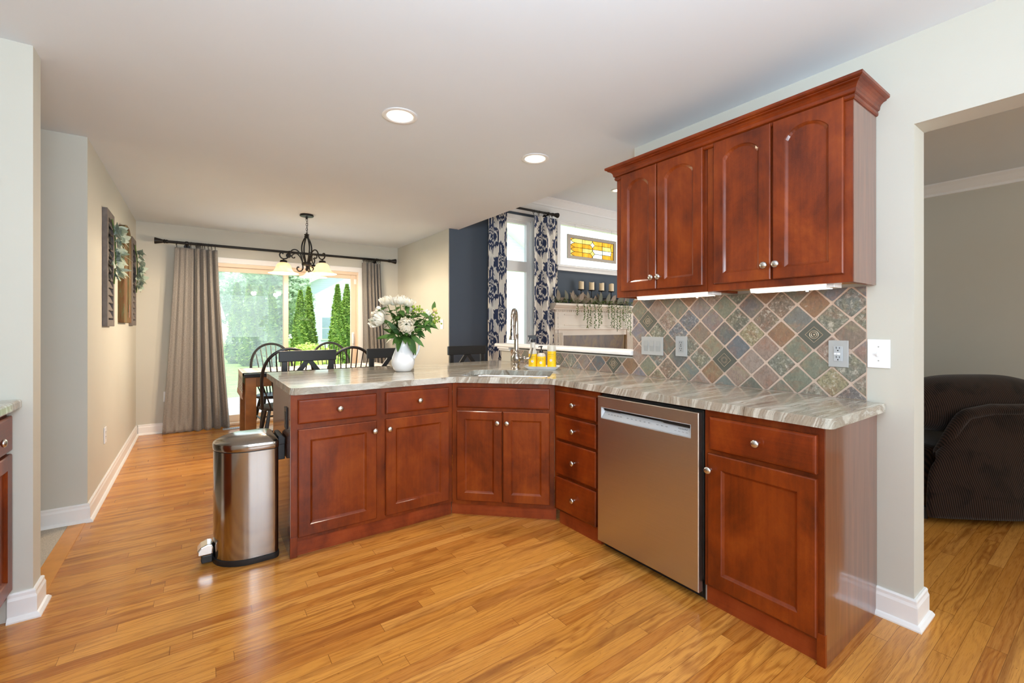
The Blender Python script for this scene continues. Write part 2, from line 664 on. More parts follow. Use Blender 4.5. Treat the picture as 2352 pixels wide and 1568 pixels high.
MAT['slate'] = slate()
MAT['grout'] = plain('sandy_grout', srgb(198, 176, 160), 0.9, spec=0.1, var=0.06, scale=30)
MAT['pewter'] = plain('pewter_accent_tile', srgb(108, 110, 102), 0.4, metal=0.45, var=0.06)
MAT['pewter_hi'] = plain('pewter_relief_edge', srgb(188, 172, 150), 0.35, metal=0.5, var=0.05)
MAT['carpet'] = plain('beige_carpet', srgb(188, 180, 168), 0.95, spec=0.05, var=0.25, scale=220, bump=0.5, bscale=320)


def weave():
    m = NT('taupe_woven_curtain')
    o = m.xyz(m.n('TexCoord').outputs['UV'])
    wv = m.math('MULTIPLY', m.math('SINE', m.math('MULTIPLY', o[0], 520.0)), m.math('SINE', m.math('MULTIPLY', o[1], 700.0)))
    nz = m.noise(m.comb(m.math('MULTIPLY', o[0], 30.0), m.math('MULTIPLY', o[1], 170.0), 0.0), 1.0, 3, 0.6)
    f = m.math('ADD', m.math('MULTIPLY_ADD', wv, 0.32, 0.34), m.math('MULTIPLY', nz, 0.42))
    m.set(base=m.ramp(f, [(0.3, srgb(68, 66, 66)), (0.55, srgb(130, 124, 118)), (0.85, srgb(192, 186, 180))]), rough=0.9, spec=0.1, sheen=0.2)
    return m.mat


MAT['weave'] = weave()


def vcol_mat(name, a, b, rough=0.85, attr='pattern'):
    m = NT(name)
    at = m.n('Attribute', attribute_name=attr)
    o = m.obj()
    nz = m.noise(o, 260, 2)
    c = m.mix(at.outputs['Fac'], a, b)
    c = m.mix(m.math('MULTIPLY', nz, 0.12), c, (0.5, 0.5, 0.5))
    m.set(base=c, rough=rough, spec=0.15)
    return m


mk = vcol_mat('ikat_print_cotton', srgb(244, 240, 231), srgb(40, 56, 94))
MAT['ikat'] = mk.mat
MAT['runner'] = vcol_mat('woven_runner_cotton', srgb(232, 232, 228), srgb(52, 56, 62)).mat


def glass(name, haze=0.0, refl=1.0, tint=(0.97, 0.99, 0.98)):
    m = NT(name)
    m.t.nodes.remove(m.p)
    tr = m.n('BsdfTransparent')
    tr.inputs[0].default_value = (*tint, 1)
    gl = m.n('BsdfGlossy')
    gl.inputs['Roughness'].default_value = 0.0
    fr = m.n('Fresnel')
    fr.inputs['IOR'].default_value = 1.5
    mx = m.n('MixShader')
    front = m.math('SUBTRACT', 1.0, m.n('NewGeometry').outputs['Backfacing'])
    m.link(m.math('MULTIPLY', m.math('MULTIPLY', fr.outputs[0], refl), front), mx.inputs[0])
    m.link(tr.outputs[0], mx.inputs[1])
    m.link(gl.outputs[0], mx.inputs[2])
    last = mx.outputs[0]
    if haze:
        df = m.n('BsdfTranslucent')
        df.inputs[0].default_value = (0.9, 0.93, 0.92, 1)
        mh = m.n('MixShader')
        nz = m.noise(m.map(m.obj(), (2.5, 2.5, 1.2)), 1.0, 4)
        m.link(m.math('MULTIPLY', nz, haze * 2), mh.inputs[0])
        m.link(last, mh.inputs[1])
        m.link(df.outputs[0], mh.inputs[2])
        last = mh.outputs[0]
    m.link(last, m.out.inputs[0])
    return m.mat


MAT['glass'] = glass('window_glass', 0.0)
MAT['glass_haze'] = glass('reflection_haze_glass', 0.16, 1.0, (0.9, 0.93, 0.92))  # translucent veil stands in for the room's reflection on this pane


def leafmat(name, a, b, rough=0.5, trans=0.25, scale=9.0):
    m = NT(name)
    g = m.n('NewGeometry').outputs['Random Per Island']
    nz = m.noise(m.obj(), scale, 3)
    f = m.math('ADD', m.math('MULTIPLY', g, 0.55), m.math('MULTIPLY', nz, 0.5))
    c = m.ramp(f, [(0.2, a), (0.8, b)])
    m.set(base=c, rough=rough, spec=0.35)
    tl = m.n('BsdfTranslucent')
    m.link(c, tl.inputs[0])
    mx = m.n('MixShader')
    mx.inputs[0].default_value = trans
    m.link(m.p.outputs[0], mx.inputs[1])
    m.link(tl.outputs[0], mx.inputs[2])
    m.link(mx.outputs[0], m.out.inputs[0])
    return m.mat


MAT['leaf'] = leafmat('peony_leaf', srgb(40, 78, 30), srgb(92, 132, 62))
MAT['stem'] = plain('green_stem', srgb(96, 120, 52), 0.6)
MAT['petal'] = leafmat('white_petal', srgb(240, 234, 216), srgb(252, 250, 244), 0.6, 0.3)
MAT['berry'] = plain('green_berry', srgb(142, 166, 52), 0.4, var=0.2)
MAT['bud'] = plain('blush_bud', srgb(216, 186, 130), 0.6, var=0.2)
MAT['lamb'] = leafmat('pale_sage_leaf', srgb(150, 168, 154), srgb(204, 216, 204), 0.8, 0.15)
MAT['magnolia'] = leafmat('dusky_magnolia_leaf', srgb(104, 108, 92), srgb(160, 140, 124), 0.6, 0.1)
MAT['ivy'] = leafmat('ivy_leaf', srgb(38, 70, 20), srgb(108, 138, 52), 0.5, 0.2)
MAT['arbor'] = leafmat('arborvitae_foliage', srgb(84, 124, 44), srgb(166, 192, 84), 0.7, 0.3, 3.0)
MAT['tree'] = leafmat('hazed_tree_foliage', srgb(140, 170, 124), srgb(206, 220, 190), 0.7, 0.4, 0.6)  # leaf greens paled to stand in for overexposed haze
MAT['hedge'] = leafmat('lime_shrub_foliage', srgb(170, 196, 70), srgb(226, 236, 140), 0.7, 0.3, 3.0)
MAT['bark'] = plain('tree_bark', srgb(110, 98, 84), 0.9, var=0.3)
MAT['lawn'] = plain('mown_lawn', srgb(150, 180, 92), 0.95, spec=0.05, var=0.25, scale=3.0)
MAT['concrete'] = plain('pale_concrete', srgb(212, 210, 204), 0.9, var=0.05)


def siding():
    m = NT('white_lap_siding')
    z = m.xyz(m.obj())[2]
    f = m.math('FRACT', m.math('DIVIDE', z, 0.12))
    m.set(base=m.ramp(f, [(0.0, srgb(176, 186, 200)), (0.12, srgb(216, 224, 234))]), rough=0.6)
    return m.mat


MAT['siding'] = siding()
MAT['roof'] = plain('grey_shingle', srgb(140, 140, 144), 0.9, var=0.15)
MAT['winpane'] = plain('distant_window_pane', srgb(150, 170, 186), 0.15)
MAT['shutter'] = plain('weathered_grey_wood', srgb(112, 104, 100), 0.8, var=0.18, scale=20)
MAT['rustic'] = None


def rustic():
    m = NT('chipped_green_and_red_wood')
    o = m.obj()
    n1 = m.noise(m.map(o, (30, 30, 5)), 1.0, 5, 0.65, 0.5)
    n2 = m.noise(m.map(o, (14, 14, 3)), 1.0, 4, 0.6, 0.8)
    c = m.ramp(n1, [(0.3, srgb(74, 46, 24)), (0.45, srgb(112, 78, 40)), (0.56, srgb(104, 94, 58)), (0.7, srgb(110, 122, 94))])
    c = m.mix(m.ramp(n2, [(0.55, (0, 0, 0)), (0.66, (0.8, 0.8, 0.8))]), c, srgb(112, 48, 30))
    m.set(base=c, rough=0.75)
    return m.mat


MAT['rustic'] = rustic()
MAT['mantel'] = plain('cream_mantel_paint', srgb(226, 218, 206), 0.5, var=0.02)


def slab():
    m = NT('rust_slate_slab')
    o = m.obj()
    n1 = m.noise(m.map(o, (7, 7, 3)), 1.0, 5, 0.6, 0.6)
    m.set(base=m.ramp(n1, [(0.3, srgb(62, 52, 46)), (0.5, srgb(98, 76, 58)), (0.62, srgb(120, 96, 52)), (0.75, srgb(128, 82, 56))]), rough=0.4)
    return m.mat


MAT['slab'] = slab()
MAT['candle'] = plain('ivory_wax', srgb(236, 218, 186), 0.5, var=0.04)


def corduroy():
    m = NT('dark_brown_corduroy')
    o = m.xyz(m.obj())
    rib = m.math('MULTIPLY_ADD', m.math('SINE', m.math('MULTIPLY', m.math('ADD', o[0], m.math('MULTIPLY', o[2], 0.25)), 520.0)), 0.5, 0.5)
    nz = m.noise(m.obj(), 7, 4, 0.6, 0.5)
    c = m.mix(rib, srgb(20, 13, 10), srgb(58, 41, 33))
    c = m.mix(m.ramp(nz, [(0.35, (0.75, 0.75, 0.75)), (0.5, (0, 0, 0))]), c, srgb(16, 10, 8))
    m.set(base=c, rough=0.9, spec=0.15, sheen=0.15)
    m.bump(rib, 0.5, 0.003)
    return m.mat


MAT['cord'] = corduroy()
MAT['yellow'] = plain('yellow_label', srgb(246, 200, 22), 0.45, var=0.06, scale=40)
MAT['clearp'] = plain('cloudy_plastic', srgb(206, 200, 188), 0.3, var=0.02)
MAT['ink'] = plain('dark_ink', srgb(52, 52, 56), 0.6)
MAT['inkgold'] = plain('olive_ink', srgb(142, 120, 20), 0.6)
MAT['disc'] = plain('pale_label_disc', srgb(226, 228, 236), 0.5)
MAT['lens_warm'] = emitter('lamp_lens_warm', (1.0, 0.90, 0.72), 5.0)
MAT['lens_strip'] = emitter('light_strip_lens', (1.0, 0.94, 0.80), 2.4)
MAT['lens_ring'] = emitter('lamp_reflector_glow', (1.0, 0.90, 0.70), 1.25)
MAT['bulb'] = emitter('glowing_bulb', (1.0, 0.86, 0.6), 3.5)


def shade():
    m = NT('amber_alabaster_glass')
    nz = m.noise(m.obj(), 14, 4, 0.6, 0.8)
    c = m.ramp(nz, [(0.3, srgb(238, 218, 186)), (0.7, srgb(250, 238, 216))])
    m.set(base=c, rough=0.3, emit=c, emits=0.30)
    tl = m.n('BsdfTranslucent')
    m.link(c, tl.inputs[0])
    mx = m.n('MixShader')
    mx.inputs[0].default_value = 0.5
    m.link(m.p.outputs[0], mx.inputs[1])
    m.link(tl.outputs[0], mx.inputs[2])
    m.link(mx.outputs[0], m.out.inputs[0])
    return m.mat


MAT['shade'] = shade()


def stained(name, col):
    m = NT(name)
    m.t.nodes.remove(m.p)
    nz = m.noise(m.map(m.obj(), (10, 10, 3)), 1.0, 3)
    c = m.ramp(nz, [(0.3, tuple(q * 0.8 for q in col)), (0.7, tuple(min(1, q * 1.15) for q in col))])
    tr = m.n('BsdfTransparent')
    m.link(c, tr.inputs[0])
    tl = m.n('BsdfTranslucent')
    m.link(c, tl.inputs[0])
    mx = m.n('MixShader')
    mx.inputs[0].default_value = 0.2
    m.link(tr.outputs[0], mx.inputs[1])
    m.link(tl.outputs[0], mx.inputs[2])
    m.link(mx.outputs[0], m.out.inputs[0])
    return m.mat


MAT['amber'] = stained('amber_glass', (0.84, 0.55, 0.17))
MAT['pale'] = stained('pale_yellow_glass', (0.84, 0.73, 0.38))
MAT['clearg'] = stained('clear_textured_glass', (0.86, 0.84, 0.78))

# ================================================================== SETTING
def boxobj(name, x0, x1, y0, y1, z0, z1, mat, bevel=0.0):
    return struct(MB().box(x0, x1, y0, y1, z0, z1).build(name, mat, smooth=False, bevel=bevel))


def holed(name, axis, a0, a1, u0, u1, z0, z1, holes, mat):
    """a wall slab with rectangular openings; axis 'y' runs along x, axis 'x' runs along y"""
    us = sorted({u0, u1, *[q for h in holes for q in h[:2]]})
    zs = sorted({z0, z1, *[q for h in holes for q in h[2:]]})
    mb = MB()
    for i in range(len(us) - 1):
        for j in range(len(zs) - 1):
            uc, zc = (us[i] + us[i + 1]) / 2, (zs[j] + zs[j + 1]) / 2
            if any(h[0] < uc < h[1] and h[2] < zc < h[3] for h in holes):
                continue
            if axis == 'y':
                mb.box(us[i], us[i + 1], a0, a1, zs[j], zs[j + 1])
            else:
                mb.box(a0, a1, us[i], us[i + 1], zs[j], zs[j + 1])
    return struct(mb.build(name, mat, smooth=False))


boxobj('floor', -1.45, 7.2, -2.75, 6.70, -0.12, 0.0, MAT['floor'])
boxobj('floor_hall', -2.6, -1.45, 2.70, 4.05, -0.12, 0.0, MAT['carpet'])
boxobj('floor_carpet', -1.45, -0.655, 2.862, 3.868, 0.0, 0.006, MAT['carpet'])
boxobj('trim_1', -0.655, -0.575, 2.862, 3.868, 0.0, 0.004, plain('oak_border_board', srgb(206, 140, 62), 0.25, var=0.08, scale=14), 0.001)

boxobj('ceiling', -2.6, 2.65, -3.9, 6.85, H, H + 0.16, MAT['ceil'])  # carried past the back wall as an added eave to block sun
boxobj('ceiling_den', 2.65, 5.3, -3.2, 1.86, H, H + 0.16, MAT['ceil'])
boxobj('ceiling_family', 2.55, 7.2, 1.86, 5.12, 3.07, 3.2, MAT['ceil'])
boxobj('wall_soffit', 2.55, 2.65, 1.86, 4.90, H + 0.16, 3.07, MAT['wall'])

# kitchen side walls
holed('wall_right', 'x', 2.41, 2.555, -2.75, 1.97, 0, H, [(-0.60, 0.535, 0, 2.075)], MAT['wall'])
boxobj('wall_half', 2.41, 2.53, 1.97, 3.58, 0, 1.036, MAT['wall'])
boxobj('wall_pillar', -1.45, -0.575, 2.745, 2.857, 0, H, MAT['wall'])
boxobj('wall_left', -1.45, -1.30, -2.75, 2.745, 0, H, MAT['wall'])
boxobj('wall_hall', -2.6, -0.69, 3.87, 4.0, 0, H, MAT['wall'])
boxobj('wall_hall_end', -2.6, -2.5, 2.70, 3.87, 0, H, MAT['wall'])
boxobj('wall_hall_front', -2.5, -1.45, 2.745, 2.857, 0, H, MAT['wall'])
holed('wall_behind', 'y', -2.75, -2.62, -1.45, 5.3, 0, H, [(-0.55, 1.65, 0.55, 2.10)], MAT['wall'])
# dining
boxobj('wall_dining_left', -0.69, -0.57, 3.87, 6.6, 0, H, MAT['wall'])
holed('wall_back', 'y', 6.6, 6.72, -0.69, 2.64, 0, H, [(0.01, 1.93, 0.0, 2.045)], MAT['wall'])
boxobj('wall_dining_right', 2.52, 2.64, 4.90, 6.6, 0, 3.07, MAT['wall'])
# family room
TW = (3.22, 3.79, 0.55, 2.70)
HW = (4.333, 6.30, 2.12, 2.795)
holed('wall_family', 'y', 4.90, 5.02, 2.64, 7.2, 0, 3.07, [TW, HW], MAT['blue'])
boxobj('wall_family_return', 2.525, 2.64, 4.885, 4.90, 0, 3.07, MAT['blue'])
boxobj('wall_family_right', 7.08, 7.2, 1.86, 4.90, 0, 3.07, MAT['blue'])
boxobj('wall_family_front', 2.555, 7.2, 1.86, 1.97, 0, 3.07, MAT['wall'])
# den beyond the doorway
boxobj('wall_den', 5.14, 5.3, -2.62, 1.86, 0, H, MAT['wall'])


def base_run(name, pts, h=0.118, inner=None):
    """a skirting: board plus shoe, along a polyline of (x, y); the room is on the left of the direction of travel"""
    mb = MB()
    prof = [(0, 0), (0.030, 0), (0.030, 0.006), (0.022, 0.018), (0.015, 0.022), (0.015, h - 0.03), (0.011, h - 0.018), (0.011, h - 0.006), (0.007, h), (0, h)]
    n = len(pts)
    rings = []
    for i in range(n):
        def nrm(a, b):
            d = Vector((b[0] - a[0], b[1] - a[1])).normalized()
            return Vector((-d.y, d.x))
        if i == 0:
            m = nrm(pts[0], pts[1])
        elif i == n - 1:
            m = nrm(pts[-2], pts[-1])
        else:
            a, b = nrm(pts[i - 1], pts[i]), nrm(pts[i], pts[i + 1])
            m = (a + b) / (1 + a.dot(b))
        rings.append([(pts[i][0] + m.x * o, pts[i][1] + m.y * o, z) for o, z in prof])
    mb.rings(rings)
    return struct(mb.build(name, MAT['white'], sharp=0.3))


base_run('baseboard_dining_left', [(-0.57, 6.6), (-0.57, 3.87), (-2.5, 3.87)])
base_run('baseboard_back', [(-0.06, 6.6), (-0.55, 6.6)])
base_run('baseboard_back_right', [(2.52, 6.6), (2.03, 6.6)])
base_run('baseboard_dining_right', [(2.52, 4.9), (2.52, 6.57)])
base_run('baseboard_pillar', [(-0.64, 2.857), (-0.575, 2.857), (-0.575, 2.745), (-0.648, 2.745)])
base_run('baseboard_jamb', [(2.555, 0.60), (2.555, 0.535), (2.41, 0.535), (2.41, 0.657)])
# crown in the family room and the den
cp = [(0, 3.07), (0.10, 3.07), (0.10, 3.055), (0.075, 3.04), (0.045, 3.01), (0.02, 2.985), (0.02, 2.96), (0, 2.955)]
struct(MB().prism([(4.90 - a, z) for a, z in cp], 'x', 2.66, 7.08).build('trim_2', MAT['white'], smooth=False))
cp2 = [(0, H), (0.072, H), (0.072, H - 0.012), (0.052, H - 0.03), (0.03, H - 0.06), (0.014, H - 0.075), (0.014, H - 0.095), (0, H - 0.098)]
mb = MB()
mb.rings([[(5.14 - a, -2.6, z) for a, z in cp2], [(5.14 - a, 1.86, z) for a, z in cp2]])
struct(mb.build('trim_3', MAT['white'], smooth=False))
# white frieze over the family room windows
struct(MB().box(2.66, 7.08, 4.885, 4.90, 2.80, 2.956).build('trim_4', MAT['white'], smooth=False))
# ledge cap and end trim of the half wall
mb = MB()
capp = [(2.375, 1.046), (2.372, 1.060), (2.375, 1.072), (2.385, 1.078), (2.56, 1.078), (2.57, 1.062), (2.56, 1.046)]
mb.prism([(x, z) for x, z in capp], 'y', 1.972, 3.65)
struct(mb.build('trim_5', MAT['white'], bevel=0.004))
mb = MB()
for a, z0, z1 in ((0.030, 1.028, 1.046), (0.018, 1.010, 1.028)):
    mb.box(2.41 - a, 2.53 + a, 3.415, 3.58 + a, z0, z1)
struct(mb.build('trim_6', MAT['white'], smooth=False, bevel=0.004))

# ------------------------------------------------------------------ sliding glass door
dr = bpy.data.objects.new('door_1', None)
COL.objects.link(dr)
dr.location = (0, 6.6, 0)
struct(dr)
X0, X1, ZT = 0.01, 1.93, 2.045
mb = MB()     # casing on the room side
mb.box(X0 - 0.055, X0 + 0.012, -0.022, 0.0, 0, ZT + 0.055)
mb.box(X1 - 0.012, X1 + 0.055, -0.022, 0.0, 0, ZT + 0.055)
mb.box(X0 - 0.055, X1 + 0.055, -0.0225, 0.0, ZT - 0.012, ZT + 0.056)
mb.build('casing', MAT['white'], dr, smooth=False, bevel=0.004)
mb = MB()     # jambs, head and sill
mb.box(X0 + 0.001, X0 + 0.03, 0.001, 0.12, 0.0305, ZT - 0.0555)
mb.box(X1 - 0.035, X1 - 0.001, 0.001, 0.12, 0.0305, ZT - 0.0555)
mb.box(X0 + 0.001, X1 - 0.001, 0.001, 0.12, ZT - 0.055, ZT - 0.001)
mb.box(X0 + 0.001, X1 - 0.001, -0.03, 0.12, 0.001, 0.03)
mb.build('door_frame', MAT['almond'], dr, smooth=False, bevel=0.003)


def sash(name, x0, x1, y0, y1, gm):
    s = MB()
    b = 0.058
    e = 0.075 if name == 'sliding_panel' else b
    s.box(x0, x0 + b, y0, y1, 0.03, ZT - 0.056)
    s.box(x1 - e, x1, y0, y1, 0.03, ZT - 0.056)
    s.box(x0 + b, x1 - e, y0, y1, ZT - 0.110, ZT - 0.056)
    s.box(x0 + b, x1 - e, y0, y1, 0.03, 0.115)
    o = s.build(name, MAT['almond'], dr, smooth=False, bevel=0.004)
    g = MB().box(x0 + b, x1 - e, (y0 + y1) / 2 - 0.002, (y0 + y1) / 2 + 0.002, 0.115, ZT - 0.110)
    g.build('pane', gm, o, smooth=False)
    return o


sash('fixed_panel', 0.04, 1.002, 0.07, 0.11, MAT['glass_haze'])
sp = sash('sliding_panel', 0.944, 1.8945, 0.015, 0.055, MAT['glass'])
mb = MB()
mb.box(1.832, 1.868, 0.003, 0.015, 0.96, 1.16)
mb.tube([(1.848, 0.006, 0.985), (1.840, -0.03, 1.0), (1.836, -0.04, 1.06), (1.840, -0.03, 1.12), (1.848, 0.006, 1.135)], 0.011, 8)
mb.build('door_handle', MAT['white'], sp, bevel=0.003)
mb = MB()
mb.box(1.862, 1.893, 0.0, 0.014, 1.86, 1.93)
mb.build('door_bumper', MAT['white'], dr, smooth=False)

# ------------------------------------------------------------------ family room windows


def win(name, x0, x1, z0, z1, rails=(), sillz=None):
    r = bpy.data.objects.new(name, None)
    COL.objects.link(r)
    r.location = (0, 4.9, 0)
    struct(r)
    c = 0.066
    s = MB()
    s.box(x0 - c, x0, -0.02, 0, z0 - 0.02, z1 + 0.005)
    s.box(x1, x1 + c, -0.02, 0, z0 - 0.02, z1 + 0.005)
    s.box(x0 - c, x1 + c, -0.022, 0, z1, z1 + 0.06 if name == 'window_1' else z1 + 0.006)
    s.build('casing', MAT['white'], r, smooth=False, bevel=0.003)
    s = MB()
    s.box(x0 - c, x1 + c, -0.03, 0.0, z0 - 0.056, z0)
    s.box(x0 - c - 0.01, x1 + c + 0.01, -0.05, 0.0, z0 - 0.002, z0 + 0.016)
    s.build('window_sill', MAT['white'], r, smooth=False, bevel=0.003)
    s = MB()
    e = 0.001
    b = 0.045
    s.box(x0 + e, x0 + b, 0.03, 0.09, z0 + e, z1 - e)
    s.box(x1 - b, x1 - e, 0.03, 0.09, z0 + e, z1 - e)
    s.box(x0 + b, x1 - b, 0.03, 0.09, z1 - b, z1 - e)
    s.box(x0 + b, x1 - b, 0.03, 0.09, z0 + e, z0 + b)
    for a0, a1 in rails:
        s.box(x0 + b, x1 - b, 0.02, 0.09, a0, a1)
    s.build('window_frame', MAT['white'], r, smooth=False, bevel=0.003)
    s = MB()
    s.box(x0 - 0.001, x0 + 0.012, -0.004, 0.119, z0, z1)
    s.box(x1 - 0.012, x1 + 0.001, -0.004, 0.119, z0, z1)
    s.box(x0, x1, -0.004, 0.119, z1 - 0.012, z1 + 0.001)
    s.box(x0, x1, -0.004, 0.119, z0 - 0.001, z0 + 0.012)
    s.build('jamb_liner', MAT['white'], r, smooth=False)
    g = MB().box(x0 + b, x1 - b, 0.058, 0.062, z0 + b, z1 - b)
    g.build('pane', MAT['glass'], r, smooth=False)
    return r


win('window_1', *TW, rails=[(2.0, 2.14)])
win('window_2', *HW)

# unseen window added behind the photographer to let in light: plain frame and glass
r = bpy.data.objects.new('added_window', None)
COL.objects.link(r)
r.location = (0, -2.62, 0)
struct(r)
s = MB()
x0, x1, z0, z1 = -0.55, 1.65, 0.55, 2.10
for a in (x0, (x0 + x1) / 2 - 0.03, x1 - 0.06):
    s.box(a, a + 0.06, -0.10, -0.04, z0, z1)
s.box(x0, x1, -0.10, -0.04, z0, z0 + 0.06)
s.box(x0, x1, -0.10, -0.04, z1 - 0.06, z1)
s.build('window_frame', MAT['white'], r, smooth=False)

# ================================================================== YARD
struct(MB().box(-40, 60, 6.74, 70, -0.62, -0.42).build('ground_lawn', MAT['lawn'], smooth=False))
boxobj('patio', -2.5, 6.0, 6.74, 10.2, -0.42, -0.14, MAT['concrete'])


def at(u, d, z):
    """the place seen at picture column u, d metres ahead, at height z"""
    fx, fy = sin(YAW), cos(YAW)
    rx, ry = cos(YAW), -sin(YAW)
    k = (u - 1176) / 1020.0 * d
    return (fx * d + rx * k, fy * d + ry * k, z)


def scatter_leaves(n, fn, size, rnd):
    vs, fs = [], []
    for i in range(n):
        p, up = fn()
        s = size * rnd.uniform(0.6, 1.3)
        a = rnd.uniform(0, 2 * pi)
        t = Vector((cos(a), sin(a), rnd.uniform(-0.3, 0.9))).normalized()
        q = Vector(up).cross(t)
        if q.length < 0.1:
            q = t.orthogonal()
        q.normalize()
        p = Vector(p)
        b = len(vs)
        vs += [tuple(p - t * s), tuple(p + q * s * 0.45), tuple(p + t * s), tuple(p - q * s * 0.45)]
        fs.append((b, b + 1, b + 2, b + 3))
    return vs, fs


def arbor_mesh(seed, R, Hh):
    rnd = random.Random(seed)

    def fn():
        t = rnd.random() ** 1.35
        a = rnd.uniform(0, 2 * pi)
        r = R * (1 - t) ** 0.72 * (0.86 + 0.16 * sin(a * 5 + t * 19)) * rnd.uniform(0.8, 1.06)
        if t < 0.06:
            r *= 0.6 + t * 6
        return (r * cos(a), r * sin(a), 0.05 + t * Hh), (cos(a), sin(a), 0.8)
    vs, fs = scatter_leaves(5200, fn, 0.085, rnd)
    mb = MB()
    mb.add(vs, fs)
    # a dense inner body so that nothing shows through
    mb.lathe([(R * 0.55, 0.05), (R * 0.78, 0.35), (R * 0.62, Hh * 0.4), (R * 0.36, Hh * 0.7), (0.02, Hh * 0.96)], seg=14)
    return mb


arb_spots = [(690, 19.0, 0.46, 3.15, 'tall arborvitae beside the door mullion, narrow and bright green'),
             (709, 20.2, 0.46, 3.40, 'arborvitae against the corner of the white house'),
             (775, 19.0, 0.46, 3.40, 'narrow arborvitae just beside the window of the white house'),
             (797, 20.3, 0.56, 3.55, 'broad arborvitae seen next to the door handle'),
             (624, 18.6, 0.48, 3.30, 'wide arborvitae seen through the hazy fixed pane, nearest the mullion'),
             (598, 20.2, 0.48, 3.50, 'pointed arborvitae behind the hazy pane with another on each side'),
             (572, 18.8, 0.45, 3.40, 'hazy arborvitae behind the fixed pane, second from the curtain'),
             (545, 20.2, 0.54, 3.6, 'hazy arborvitae behind the fixed pane, next to the curtain')]
for i, (u, d, R, Hh, lab) in enumerate(arb_spots):
    t = thing('arborvitae', lab, 'tree', at(u, d, -0.42), 0.7 * i, 'arborvitae along the lawn')
    arbor_mesh(20 + i, R, Hh).build('foliage', MAT['arbor'], t, raw=True)
    MB().cyl((0, 0, 0), (0, 0, 0.6), 0.06, 0.05, 8).build('trunk', MAT['bark'], t)


def crown_tree(u, d, Rx, Rz, zc, n, seed, lab, mat='tree'):
    rnd = random.Random(seed)
    t = thing('leafy_tree', lab, 'tree', at(u, d, -0.42), 0, 'trees beyond the lawn')
    blobs = [(rnd.uniform(-Rx, Rx) * 0.6, rnd.uniform(-Rx, Rx) * 0.6, zc + rnd.uniform(-Rz, Rz) * 0.75, rnd.uniform(0.35, 0.6) * Rx) for _ in range(11)]

    def fn():
        b = blobs[rnd.randrange(len(blobs))]
        v = Vector((rnd.gauss(0, 1), rnd.gauss(0, 1), rnd.gauss(0, 1))).normalized()
        k = b[3] * rnd.uniform(0.55, 1.05)
        return (b[0] + v.x * k, b[1] + v.y * k, b[2] + v.z * k), tuple(v)
    vs, fs = scatter_leaves(n, fn, 0.17, rnd)
    mb = MB()
    mb.add(vs, fs)
    mb.build('foliage', MAT[mat], t, raw=True)
    mb = MB().tube([(0, 0, 0), (0.05, 0, zc * 0.5), (0, 0.05, zc)], [0.2, 0.15, 0.06], 8)
    for q in blobs[:5]:
        mb.tube([(0.03, 0.02, zc * 0.6), (q[0] * 0.5, q[1] * 0.5, (zc * 0.7 + q[2] * 0.3)), q[:3]], [0.09, 0.06, 0.02], 6)
    mb.build('trunk', MAT['bark'], t)


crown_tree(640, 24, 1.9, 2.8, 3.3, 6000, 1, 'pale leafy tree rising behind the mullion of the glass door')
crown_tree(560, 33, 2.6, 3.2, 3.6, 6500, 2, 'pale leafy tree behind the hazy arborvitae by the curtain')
crown_tree(605, 43, 4.0, 4.6, 5.0, 7500, 3, 'tallest pale tree, behind the hazy arborvitae in the middle of the fixed pane')
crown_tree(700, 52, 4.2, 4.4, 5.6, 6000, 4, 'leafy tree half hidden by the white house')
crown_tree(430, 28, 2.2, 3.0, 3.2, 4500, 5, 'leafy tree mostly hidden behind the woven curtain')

t = thing('round_shrub', 'round lime green shrub on the lawn behind the dining chairs', 'shrub', at(712, 13.0, -0.42), 0)
rnd = random.Random(3)


def shr():
    v = Vector((rnd.gauss(0, 1), rnd.gauss(0, 1), abs(rnd.gauss(0, 1)))).normalized()
    k = rnd.uniform(0.85, 1.05)
    return (v.x * k * 0.95, v.y * k * 0.95, 0.1 + v.z * k * 1.05), tuple(v)


vs, fs = scatter_leaves(4200, shr, 0.06, rnd)
mb = MB()
mb.add(vs, fs)
mb.ball((0, 0, 0.5), 0.82, 0.82, 0.55)
mb.build('foliage', MAT['hedge'], t, raw=True)

# white house across the lawn: gable end with a window
hx, hy, _ = at(713, 27.0, 0)
t = thing('neighbor_house', 'white sided house with gable roof beyond the arborvitae', 'house', (hx, hy, -0.42), math.radians(-14))
WH = 4.3
mb = MB()
mb.prism([(0, 0), (9, 0), (9, WH), (4.5, WH + 2.6), (0, WH)], 'y', 0, 9)
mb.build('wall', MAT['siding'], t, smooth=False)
mb = MB()
for a, b in (((-0.45, WH - 0.26), (4.5, WH + 2.6)), ((9.45, WH - 0.26), (4.5, WH + 2.6))):
    mb.prism([a, b, (b[0], b[1] + 0.22), (a[0], a[1] + 0.16)], 'y', -0.35, 9.3)
mb.build('roof', MAT['white'], t, smooth=False)
mb = MB()
mb.box(0.58, 1.5, -0.06, 0.0, 0.85, 2.3)
wf = mb.build('window', MAT['white'], t, smooth=False)
mb = MB()
mb.box(0.66, 1.42, -0.08, -0.055, 0.93, 1.55)
mb.box(0.66, 1.42, -0.08, -0.055, 1.61, 2.22)
mb.build('pane', MAT['winpane'], wf, smooth=False)
